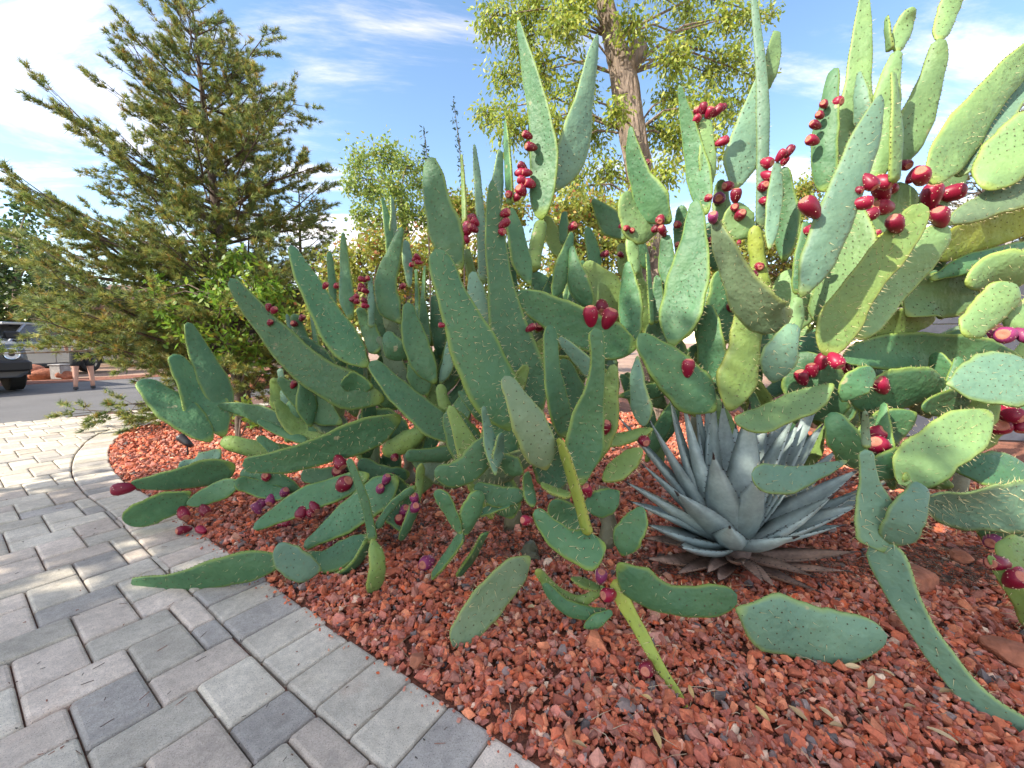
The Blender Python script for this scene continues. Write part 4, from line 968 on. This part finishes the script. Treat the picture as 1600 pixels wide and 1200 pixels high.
# bright green shrub by the pine
D3 = 4.9; b = G(372, 690, -.02); b = P(372, 690, px(b)[2]); b[2] = -.02
broadleaf('leafy_shrub', b, [b, P(370, 620, D3), P(355, 540, D3), P(345, 470, D3)], [.03, .025, .02, .01], cl([330, 425, 26, 372, 405, 24, 290, 462, 26, 345, 478, 34, 410, 445, 26, 300, 520, 22, 360, 540, 30, 248, 452, 16, 425, 500, 26, 325, 388, 16, 395, 565, 24, 380, 640, 14, 402, 655, 14, 270, 490, 18, 440, 470, 18, 395, 480, 28, 235, 470, 10, 310, 570, 16, 350, 440, 28], D3, .35), 2600, (.085, .042), [(.20, .36, .04), (.15, .28, .04), (.30, .42, .05), (.42, .38, .06)], [5, 4, 3, 1], 'bright lime green leafy shrub beside the pine trunk', 'shrub', droop=.15, limb=.014)
# thin wand branches standing up above the shrubs
for k, (u0, v0, u1, v1) in enumerate(((668, 300, 662, 200), (722, 290, 708, 155))):
    d = 4.6; b = P(u0+8, 600, d); b[2] = -.05; t = P(u1, v1, d); md = P(u0, v0, d)
    root = empty('ocotillo_wand', tuple(b), 'thin dark wand of tiny leaves rising above the pads, ' + ('the shorter of two' if k == 0 else 'the taller of two'), 'plant'); pts = [b, P(u0+4, 450, d), md, (md+t)/2+np.array((.02, 0, 0)), t]
    V, Fs = tube([p-b for p in pts], [.012, .01, .007, .005, .002], 5); obj('stem', mesh('stem', V, Fs, bark_pine), root)
    n = 90; tt = rng.uniform(0, 1, n)[:, None]; cen = md+(t-md)*tt + rng.normal(0, .012, (n, 3)) - b; dr = rng.normal(size=(n, 3))
    V, Fs, C = blades(cen, dr, .05, .02, leaf_colors(n, [(.05, .09, .06)], [1]), quad=True); tag(obj('leaves', mesh('leaves', V, Fs, leaf_m, col=C), root), kind='stuff')
# trees across the road
DP = [(.05, .10, .03), (.08, .14, .035), (.035, .07, .03), (.12, .17, .04)]
for k, (L_, d, lab, pal) in enumerate((
        ([20, 360, 40, 60, 400, 45, -10, 420, 50, 30, 450, 45, 80, 450, 45, 40, 330, 22, -50, 380, 50, 90, 490, 35, 20, 500, 30, -40, 470, 50], 17, 'dense dark green tree standing across the road over the parked vehicles', DP),
        ([140, 470, 40, 190, 480, 45, 240, 490, 40, 160, 515, 32, 220, 520, 32], 21, 'dark evergreen beyond the road behind the pine', DP),
        ([300, 480, 40, 350, 490, 40, 410, 480, 45, 460, 470, 45, 500, 490, 40, 440, 510, 40], 19, 'mixed green tree beyond the road behind the leafy shrub', DP+[(.2, .26, .06)]),
        ([560, 470, 50, 640, 480, 50, 720, 480, 50, 800, 470, 50, 880, 480, 50], 15, 'row tree behind the upright pads, pale green', DP+[(.2, .26, .06), (.25, .25, .06)]),
        ([960, 480, 50, 1040, 470, 50, 1120, 480, 50, 1200, 470, 50, 1280, 480, 50], 15, 'row tree behind the fruit laden pads, pale green', DP+[(.2, .26, .06), (.25, .25, .06)]),
        ([1380, 500, 40, 1460, 500, 40, 1540, 500, 40, 1640, 480, 50], 14, 'row tree behind the grey fence', DP))):
    us = L_[0::3]; b = P(float(np.mean(us)), 600, d); b[2] = -.05; c_ = cl(L_, d, 1.4); top = np.mean([q[0] for q in c_], axis=0)
    broadleaf('background_tree', b, [b, b+(top-b)*.4, b+(top-b)*.85], [.25, .2, .08], c_, 5200, (.24, .15), pal, [1]*len(pal), lab, limb=.07, droop=.2)

# ------------------------------------------------------------------ the tree that shades the path (stands to the left, behind the camera)
def shade_pt(p, t): return np.asarray(p, float)+np.array(SUN)*t
SH = []
for (x, y, z, t, r_, w_) in ((-1.6, 1.2, 0, 7.5, 1.2, 1), (-.8, 1.0, 0, 7.0, 1.15, 1.2), (.1, 1.4, .3, 7.2, 1.1, 1.3), (-.6, 2.0, .5, 7.4, 1.1, 1.3), (-1.4, 2.3, .5, 7.6, 1.0, 1.1), (1.0, 1.2, .1, 7.4, 1.1, 1.2), (1.75, 1.75, .1, 7.7, .6, .5), (-2.6, 2.4, 0, 7.3, .9, .8), (.2, 2.4, .9, 7.8, .8, 1), (-2.2, .6, 0, 7, 1.0, 1), (.6, .3, 0, 7, 1.2, 1.2), (1.9, .8, 0, 7.4, 1.0, 1), (-.9, 2.7, .9, 7.6, .8, .9), (-3.3, 2.6, 0, 7.0, .7, .6)):
    SH.append((shade_pt((x, y, z), t), (r_, r_, r_*.75), w_))
sb = np.array((-5.9, -1.6, -.05)); 
broadleaf('shade_tree', sb, [sb, sb+np.array((.1, .05, 1.6)), sb+np.array((.25, .1, 3.0)), sb+np.array((.4, .3, 4.4)), sb+np.array((.5, .5, 5.4))], [.24, .2, .17, .13, .07], SH, 15000, (.17, .11), [(.10, .18, .04), (.15, .22, .05)], [1, 1], 'leafy shade tree standing beside the path behind the viewer', droop=.3, limb=.05)

# ------------------------------------------------------------------ fence behind the cactus, path light
fence_m = mat('grey_painted_metal', (.075, .08, .10), .55, noise=[(3, .2), (40, .12)], spec=.4)
post_m = mat('weathered_post', (.36, .33, .30), .85, noise=(20, .25))
A_, B_ = P(1405, 470, 4.6), P(1562, 470, 4.4); B2 = B_+(B_-A_)*.9
fr_ = empty('fence', (A_[0], A_[1], 0), 'dark grey metal panel fence with pale posts behind the yellow pads', 'fence'); dv = B_-A_; ang_ = math.atan2(dv[1], dv[0]); Lf_ = math.hypot(dv[0], dv[1])
topz = P(1500, 385, 4.5)[2]
for k in range(2):
    for q in range(5):
        m_ = MB(); m_.box((0, 0, 0), (Lf_*.97, .025, topz/5-.008), bev=.004); c_ = np.array((A_[0], A_[1], 0))+np.array((math.cos(ang_), math.sin(ang_), 0))*Lf_*(k+.5)
        o = m_.build('panel', fence_m, fr_, loc=tuple(c_-np.array((A_[0], A_[1], 0))+np.array((0, 0, topz/5*(q+.5))))); o.rotation_euler = (0, 0, ang_)
for k in range(3):
    m_ = MB(); m_.box((0, 0, 0), (.05, .05, topz+.07), bev=.006); c_ = np.array((math.cos(ang_), math.sin(ang_), 0))*Lf_*k; o = m_.build('post', post_m, fr_, loc=(c_[0], c_[1], topz/2+.02)); o.rotation_euler = (0, 0, ang_)
blk = mat('black_powder_coat', (.018, .018, .02), .45, noise=(30, .2)); glass_m = mat('lamp_glass', (.55, .62, .68), .15, spec=.7)
g = G(294, 712); lt = empty('path_light', tuple(g), 'small black spotlight on a stake in the gravel under the left pads', 'lamp')
V, Fs = tube([(0, 0, -.03), (0, 0, .12)], [.008, .008], 8); obj('stake', mesh('stake', V, Fs, blk), lt)
V, Fs = tube([(.05, -.01, .10), (.0, 0, .13), (-.06, .01, .175), (-.075, .012, .185)], [.022, .034, .04, .042], 12); hd_ = obj('lamp_head', mesh('lamp_head', V, Fs, blk, smooth=True), lt)
V, Fs = tube([(-.074, .012, .184), (-.079, .013, .188)], [.036, .034], 12); obj('lens', mesh('lens', V, Fs, glass_m), hd_)

# ------------------------------------------------------------------ dry leaves and twigs on the gravel
LP = [(.50, .34, .14), (.55, .40, .22), (.36, .24, .12), (.42, .27, .08)]
for k, (u, v) in enumerate(((1080, 1095), (1190, 1130), (1290, 1130), (1305, 1150), (1360, 1080), (1475, 1095), (1470, 1165), (1210, 1010), (1245, 1130), (1385, 1065), (905, 1180), (1025, 1170), (1010, 1105), (1330, 1055), (1545, 1120), (770, 985), (830, 960), (1420, 1120))):
    g = G(u, v); L_ = random.uniform(.016, .03); W_ = L_*random.uniform(.3, .45); V = []; n = 6
    for i in range(n):
        s = i/(n-1); hw = W_*math.sin(math.pi*min(max(s, .06), .95))**.8; zc = .004*math.sin(3*s)
        V += [((s-.5)*2*L_, -hw, zc+.004), ((s-.5)*2*L_, 0, zc), ((s-.5)*2*L_, hw, zc+.004), ((s-.5)*2*L_, 0, zc-.0006)]
    Fs = [(i*4+a, (i+1)*4+a, (i+1)*4+(a+1) % 4, i*4+(a+1) % 4) for i in range(n-1) for a in range(4)]
    o = obj('dry_leaf', mesh('dry_leaf', V, Fs, litter_m, col=np.repeat(np.array([random.choice(LP)]), len(V), 0)), None, (g[0], g[1], .030)); o.rotation_euler = (random.gauss(0, .25), random.gauss(0, .25), random.uniform(0, 6))
    tag(o, 'curled tan dry leaf lying on the red gravel', 'leaf', 'dry leaves on the gravel')
tw = MB()
for k in range(190):
    u, v = random.uniform(450, 1590), random.uniform(840, 1195); g = G(u, v)
    if seam_side(g[:2])[0] < BW+.01: continue
    a = random.uniform(0, 6.28); L_ = random.uniform(.02, .09); c = random.choice(((.30, .2, .12), (.2, .13, .08), (.42, .33, .22))); z = .024+random.uniform(0, .010)
    tw.tube([(g[0], g[1], z), (g[0]+math.cos(a)*L_*.5+random.gauss(0, .005), g[1]+math.sin(a)*L_*.5, z+.004), (g[0]+math.cos(a)*L_, g[1]+math.sin(a)*L_, z-.003)], [.0011, .001, .0006], 4, c=c)
for k in range(4200):                # brown litter under the plants
    u, v = random.choice(((random.gauss(810, 75), random.uniform(790, 885)), (random.gauss(1150, 120), random.uniform(870, 910)), (random.gauss(1480, 70), random.uniform(860, 920)), (random.gauss(560, 80), random.uniform(780, 860)))); g = G(u, v)
    if seam_side(g[:2])[0] < BW+.01: continue
    a = random.uniform(0, 6.28); L_ = random.uniform(.015, .06); c = random.choice(((.05, .032, .022), (.08, .05, .035), (.14, .09, .06), (.22, .16, .11))); z = .019+random.uniform(0, .014)
    tw.tube([(g[0], g[1], z), (g[0]+math.cos(a)*L_, g[1]+math.sin(a)*L_, z+random.gauss(0, .006))], [.0015, .0007], 4, c=c)
tag(tw.build('twig_litter', litter_m, col=True), 'dry twigs and needles scattered over the red gravel', 'litter', kind='stuff')
tn = MB()
for k in range(120):                # bits of debris on the pavers
    u, v = random.uniform(0, 700), random.uniform(690, 1195); g = G(u, v)
    if seam_side(g[:2])[0] > BW-.02: continue
    a = random.uniform(0, 6.28); L_ = random.choice((.006, .008, .012, .03)); tn.tube([(g[0], g[1], .003), (g[0]+math.cos(a)*L_, g[1]+math.sin(a)*L_, .003)], [.0022 if L_ < .01 else .001, .001], 4, c=random.choice(((.25, .09, .05), (.12, .07, .05), (.05, .04, .03))))
tag(tn.build('paver_debris', litter_m, col=True), 'tiny twigs and crumbs scattered on the grey pavers', 'litter', kind='stuff')

# ------------------------------------------------------------------ vehicles across the road
tyre_m = mat('tyre_rubber', (.015, .015, .016), .8, bump=(60, .4, .01)); rim_m = mat('alloy', (.25, .26, .28), .3, metal=.8); chrome = mat('chrome', (.6, .62, .65), .2, metal=1)
wind_m = mat('tinted_glass', (.015, .02, .025), .06, spec=.8); lens_m = mat('headlight_glass', (.75, .78, .82), .12, spec=.8); plastic = mat('black_plastic', (.02, .02, .022), .6); redl = mat('tail_lens', (.35, .01, .01), .2)
def car(name, loc, rz, paint, label, Lc=4.6, Wc=1.9, Hc=1.85, hood=1.12, wr=.40, clear=.30):
    """nose towards -x. body from side-profile stations, tumblehome above the belt"""
    root = empty(name, loc, label, 'car'); root.rotation_euler = (0, 0, rz); belt = hood+.06
    xs = [-Lc/2, -Lc/2+.05, -Lc/2+.35, -Lc/2+1.25, -Lc/2+1.75, -Lc/2+2.3, Lc/2-.5, Lc/2-.06, Lc/2]
    top = [hood-.22, hood-.06, hood, hood+.04, belt, belt, belt, belt-.03, belt-.2]
    V = []; Fs = []
    for x, t in zip(xs, top):
        e = .12 if x in (xs[0], xs[-1]) else (.03 if x in (xs[1], xs[-2]) else 0); hw = Wc/2-e
        for (yy, z) in ((-.86, clear), (-.99, clear+.1), (-1, clear+.42), (-.97, t-.1), (-.88, t), (0, t+.03), (.88, t), (.97, t-.1), (1, clear+.42), (.99, clear+.1), (.86, clear)): V.append((x, yy*hw, z))
    n = 11
    for i in range(len(xs)-1):
        for k in range(n): Fs.append((i*n+k, (i+1)*n+k, (i+1)*n+(k+1) % n, i*n+(k+1) % n))
    Fs.append(tuple(range(n))); Fs.append(tuple(reversed([(len(xs)-1)*n+k for k in range(n)])))
    body = obj('body', mesh('body', V, Fs, paint), root); bv = body.modifiers.new('bevel', 'BEVEL'); bv.width = .03; bv.segments = 2; bv.limit_method = 'ANGLE'
    def cabin(inset, z0, z1, mt, nm, grow=0):
        b0, b1 = -Lc/2+1.5, Lc/2-.12; t0_, t1_ = b0+.55, b1-.18; W0, W1 = Wc/2*.9+grow, Wc/2*.76+grow
        V = [(b0, -W0, z0), (b1, -W0, z0), (b1, W0, z0), (b0, W0, z0), (t0_, -W1, z1), (t1_, -W1, z1), (t1_, W1, z1), (t0_, W1, z1)]
        return obj(nm, mesh(nm, V, [(3, 2, 1, 0), (4, 5, 6, 7), (0, 1, 5, 4), (1, 2, 6, 5), (2, 3, 7, 6), (3, 0, 4, 7)], mt), root)
    cabin(0, belt-.02, Hc-.07, wind_m, 'window_glass')
    m_ = MB(); m_.box((.32, 0, Hc-.035), (Lc-2.3, Wc*.80, .08), bev=.03); m_.build('roof', paint, root)
    for sy in (-1, 1):
        for (xa, xb) in ((-Lc/2+1.5, -Lc/2+2.05), (.25, .25), (1.15, 1.2), (Lc/2-.14, Lc/2-.32)):
            m_ = MB(); m_.tube([(xa, sy*Wc/2*.91, belt-.02), (xb, sy*Wc/2*.77, Hc-.05)], [.045, .04], 6); m_.build('pillar', paint, root)
        for xw in (-Lc/2+.85, Lc/2-.95):
            V, Fs = tube([(xw, sy*(Wc/2-.24), wr), (xw, sy*(Wc/2-.22), wr), (xw, sy*(Wc/2+.0), wr), (xw, sy*(Wc/2+.03), wr)], [wr*.86, wr, wr, wr*.86], 24); wh = obj('wheel', mesh('wheel', V, Fs, tyre_m), root)
            V, Fs = tube([(xw, sy*(Wc/2+.0), wr), (xw, sy*(Wc/2+.045), wr)], [wr*.60, wr*.55], 18); obj('rim', mesh('rim', V, Fs, rim_m), wh)
            for k in range(5):
                a = k*1.2566; m_ = MB(); m_.box((xw+math.cos(a)*wr*.33, sy*(Wc/2+.05), wr+math.sin(a)*wr*.33), (wr*.42, .025, .06), tilt=(0, -a)); m_.build('spoke', plastic, wh)
            m_ = MB(); arch = [(xw+math.cos(a)*wr*1.16, sy*(Wc/2+.01), wr+math.sin(a)*wr*1.16) for a in np.linspace(-.1, math.pi+.1, 13)]; m_.tube(arch, [.055]*13, 6); m_.build('wheel_arch', plastic, root)
        m_ = MB(); m_.tube([(-Lc/2-.01, sy*Wc/2*.72, hood-.27), (-Lc/2+.06, sy*Wc/2*.72, hood-.27)], [.115, .125], 18); hl = m_.build('headlight', lens_m, root)
        m_ = MB(); rg = [(-Lc/2-.016, sy*Wc/2*.72+math.cos(a)*.115, hood-.27+math.sin(a)*.115) for a in np.linspace(0, 2*math.pi, 19)]; m_.tube(rg, [.016]*19, 5); m_.build('lamp_ring', chrome, hl)
        m_ = MB(); m_.tube([(-Lc/2-.02, sy*Wc/2*.72, hood-.27), (-Lc/2, sy*Wc/2*.72, hood-.27)], [.05, .05], 12); m_.build('lamp_bulb', plastic, hl)
        m_ = MB(); m_.box((Lc/2, sy*Wc/2*.86, hood-.25), (.05, .12, .3), bev=.02); m_.build('tail_light', redl, root)
        m_ = MB(); m_.box((-Lc/2+1.72, sy*(Wc/2+.15), belt+.1), (.12, .26, .18), bev=.04); mi_ = m_.build('mirror', plastic, root)
        m_ = MB(); m_.tube([(-Lc/2+1.75, sy*Wc/2*.9, belt+.02), (-Lc/2+1.72, sy*(Wc/2+.06), belt+.06)], [.025, .025], 6); m_.build('mirror_arm', plastic, mi_)
        for xh, (xa, xb) in ((.1, (-Lc/2+1.72, .28)), (1.1, (.30, 1.25))):
            m_ = MB(); dz0, dz1 = clear+.12, belt-.1; m_.box(((xa+xb)/2, sy*(Wc/2-.004), (dz0+dz1)/2), (xb-xa-.02, .02, dz1-dz0), bev=.008); dr_ = m_.build('door', paint, root)
            m_ = MB(); m_.box((xh, sy*(Wc/2+.025), belt-.2), (.2, .03, .035), bev=.01); m_.build('door_handle', plastic, dr_)
        m_ = MB(); m_.box((0.02, sy*(Wc/2-.03), clear+.03), (Lc*.44, .1, .1), bev=.02); m_.build('sill', plastic, root)
    m_ = MB(); m_.box((-Lc/2-.05, 0, clear+.26), (.2, Wc*.98, .24), bev=.05); m_.build('bumper', plastic, root)
    m_ = MB(); m_.box((Lc/2+.04, 0, clear+.26), (.16, Wc*.96, .22), bev=.05); m_.build('bumper', plastic, root)
    m_ = MB(); m_.box((-Lc/2-.012, 0, hood-.27), (.04, Wc*.55, .22), bev=.01); gr_ = m_.build('grille', plastic, root)
    for k in range(5): m_ = MB(); m_.box((-Lc/2-.036, (k-2)*Wc*.1, hood-.27), (.015, .05, .17)); m_.build('grille_bar', chrome, gr_)
    return root
dark_paint = mat('dark_grey_paint', (.11, .12, .14), .25, spec=.6, metal=.3); silver = mat('silver_paint', (.34, .35, .37), .28, metal=.5, spec=.6)
g = G(17, 610); hdg = math.atan2(-g[1], -g[0])          # towards the viewer
fa = hdg + R(12); bx_ = g[:2] - np.array((math.cos(fa), math.sin(fa)))*1.45 + np.array((math.cos(fa+math.pi/2), math.sin(fa+math.pi/2)))*(-.80)
car('off_road_car', (bx_[0], bx_[1], 0), fa+math.pi, dark_paint, 'dark grey boxy off road car with round headlight and black tyre on the road', 4.5, 1.95, 1.85, 1.12, .41, .33)
c2 = P(30, 560, 13.6); car('parked_car', (c2[0], c2[1], 0), math.atan2(*(rdir[::-1]))+R(28), silver, 'silver car parked side on behind the row of red boulders', 4.7, 1.86, 1.75, 1.08, .36, .28)
# grey planter post next to the boulders
conc = mat('rough_concrete', (.33, .32, .31), .9, noise=[(8, .2), (50, .2)], bump=(40, .6, .01))
g = G(96, 592); m_ = MB(); m_.box((0, 0, .2), (.34, .3, .42), bev=.02); m_.box((0, 0, .43), (.38, .34, .04), bev=.01); o = m_.build('concrete_block', conc, loc=tuple(g)); tag(o, 'grey concrete block among the red boulders across the road', 'block')

# ------------------------------------------------------------------ house beyond the road
hs = P(300, 540, 24); hx, hy = hs[0], hs[1]
stucco = mat('tan_stucco', (.52, .42, .33), .9, noise=[(2, .1), (40, .1)], bump=(60, .3, .01)); roof_m = mat('brown_roof', (.2, .12, .09), .85, noise=(6, .3)); trim = mat('white_trim', (.7, .69, .66), .6)
hr = empty('house', (hx, hy, 0), 'single storey tan stucco house beyond the road behind the pine', 'house'); hr.rotation_euler = (0, 0, R(24))
m_ = MB(); m_.box((0, 0, 1.4), (11, 6, 2.9), bev=.02); m_.build('wall', stucco, hr)
V = [(-6, -3.6, 2.85), (6, -3.6, 2.85), (6, 3.6, 2.85), (-6, 3.6, 2.85), (-3.4, 0, 4.3), (3.4, 0, 4.3), (-6, -3.6, 2.7), (6, -3.6, 2.7), (6, 3.6, 2.7), (-6, 3.6, 2.7)]
obj('roof', mesh('roof', V, [(0, 1, 5, 4), (1, 2, 5), (2, 3, 4, 5), (3, 0, 4), (6, 7, 1, 0), (7, 8, 2, 1), (8, 9, 3, 2), (9, 6, 0, 3), (9, 8, 7, 6)], roof_m), hr)
for x in (-4, -1.5, 3.6):
    m_ = MB(); m_.box((x, -3.02, 1.5), (1.3, .08, 1.2), bev=.01); wn = m_.build('window', trim, hr); m_ = MB(); m_.box((x, -3.06, 1.5), (1.1, .03, 1.0)); m_.build('pane', wind_m, wn)
m_ = MB(); m_.box((1, -3.02, 1.05), (1.0, .08, 2.1), bev=.01); dr_ = m_.build('door', trim, hr); m_ = MB(); m_.tube([(1.38, -3.07, 1.0), (1.38, -3.12, 1.0)], [.03, .03], 8); m_.build('handle', chrome, dr_)

# ------------------------------------------------------------------ the person on the far side of the road
def skin_mesh(name, joints, edges, radii, material, parent, root_i=0, sub=2):
    me = bpy.data.meshes.new(name); me.from_pydata(joints, edges, []); me.materials.append(material); o = obj(name, me, parent); md = o.modifiers.new('skin', 'SKIN'); md.use_smooth_shade = True
    for i, r_ in enumerate(radii): me.skin_vertices[0].data[i].radius = r_ if isinstance(r_, tuple) else (r_, r_); me.skin_vertices[0].data[i].use_root = (i == root_i)
    s_ = o.modifiers.new('sub', 'SUBSURF'); s_.levels = s_.render_levels = sub; return o
skin_c = mat('skin', (.50, .27, .20), .55); cloth_w = mat('white_cotton', (.72, .72, .72), .85, noise=(20, .1), bump=(40, .4, .01)); cloth_b = mat('black_cotton', (.02, .021, .024), .9, noise=(30, .3), bump=(40, .4, .01)); hair_m = mat('brown_hair', (.07, .045, .03), .7, bump=(80, .5, .01)); shoe_m = mat('dark_shoe', (.045, .045, .05), .7)
g = G(134, 608); pr = empty('person', tuple(g), 'person in a white shirt, black shorts and dark shoes standing on the road', 'person'); pr.rotation_euler = (0, 0, R(-130))
J = [(0, 0, .95), (0, 0, 1.12), (0, .01, 1.32), (0, 0, 1.46), (0, -.015, 1.54), (0, -.02, 1.62), (0, -.015, 1.72),
     (-.10, 0, .88), (-.115, -.02, .50), (-.125, .03, .09), (-.125, -.10, .04), (.10, 0, .88), (.13, .06, .50), (.16, .14, .10), (.16, .02, .04),
     (-.19, 0, 1.43), (-.25, .03, 1.15), (-.23, -.06, .92), (-.22, -.10, .84), (.19, 0, 1.43), (.25, .02, 1.15), (.23, -.08, .93), (.22, -.12, .85)]
E_ = [(0, 1), (1, 2), (2, 3), (3, 4), (4, 5), (5, 6), (0, 7), (7, 8), (8, 9), (9, 10), (0, 11), (11, 12), (12, 13), (13, 14), (3, 15), (15, 16), (16, 17), (17, 18), (3, 19), (19, 20), (20, 21), (21, 22)]
RD = [(.15, .11), (.14, .10), (.16, .11), (.10, .08), .055, (.075, .09), (.08, .095), .085, .06, .04, .035, .085, .06, .04, .035, .06, .043, .03, .03, .06, .043, .03, .03]
skin_mesh('body', J, E_, RD, skin_c, pr)
skin_mesh('shirt', [(0, 0, .80), (0, 0, 1.12), (0, .01, 1.32), (0, 0, 1.44), (-.19, 0, 1.42), (-.245, .02, 1.22), (.19, 0, 1.42), (.245, .015, 1.22)], [(0, 1), (1, 2), (2, 3), (3, 4), (4, 5), (3, 6), (6, 7)], [(.175, .135), (.165, .125), (.185, .135), (.115, .095), .08, .066, .08, .066], cloth_w, pr, 0)
skin_mesh('shorts', [(0, 0, .98), (-.10, 0, .86), (-.118, -.02, .52), (.10, 0, .86), (.132, .055, .52)], [(0, 1), (1, 2), (0, 3), (3, 4)], [(.17, .13), .115, .10, .115, .10], cloth_b, pr, 0)
skin_mesh('hair', [(0, .0, 1.70), (0, .01, 1.775), (0, .05, 1.66)], [(0, 1), (0, 2)], [(.088, .10), (.07, .08), (.07, .06)], hair_m, pr, 0)
for (x, y) in ((-.125, .03), (.16, .14)):
    skin_mesh('shoe', [(x, y+.03, .05), (x, y-.07, .045), (x, y-.17, .035)], [(0, 1), (1, 2)], [.052, .05, .04], shoe_m, pr, 0)
b_ = MB(); b_.tube([(0, -.10, 1.645), (0, -.135, 1.63), (0, -.11, 1.615)], [.012, .016, .012], 6)
b_.build('nose', skin_c, pr, smooth=True)
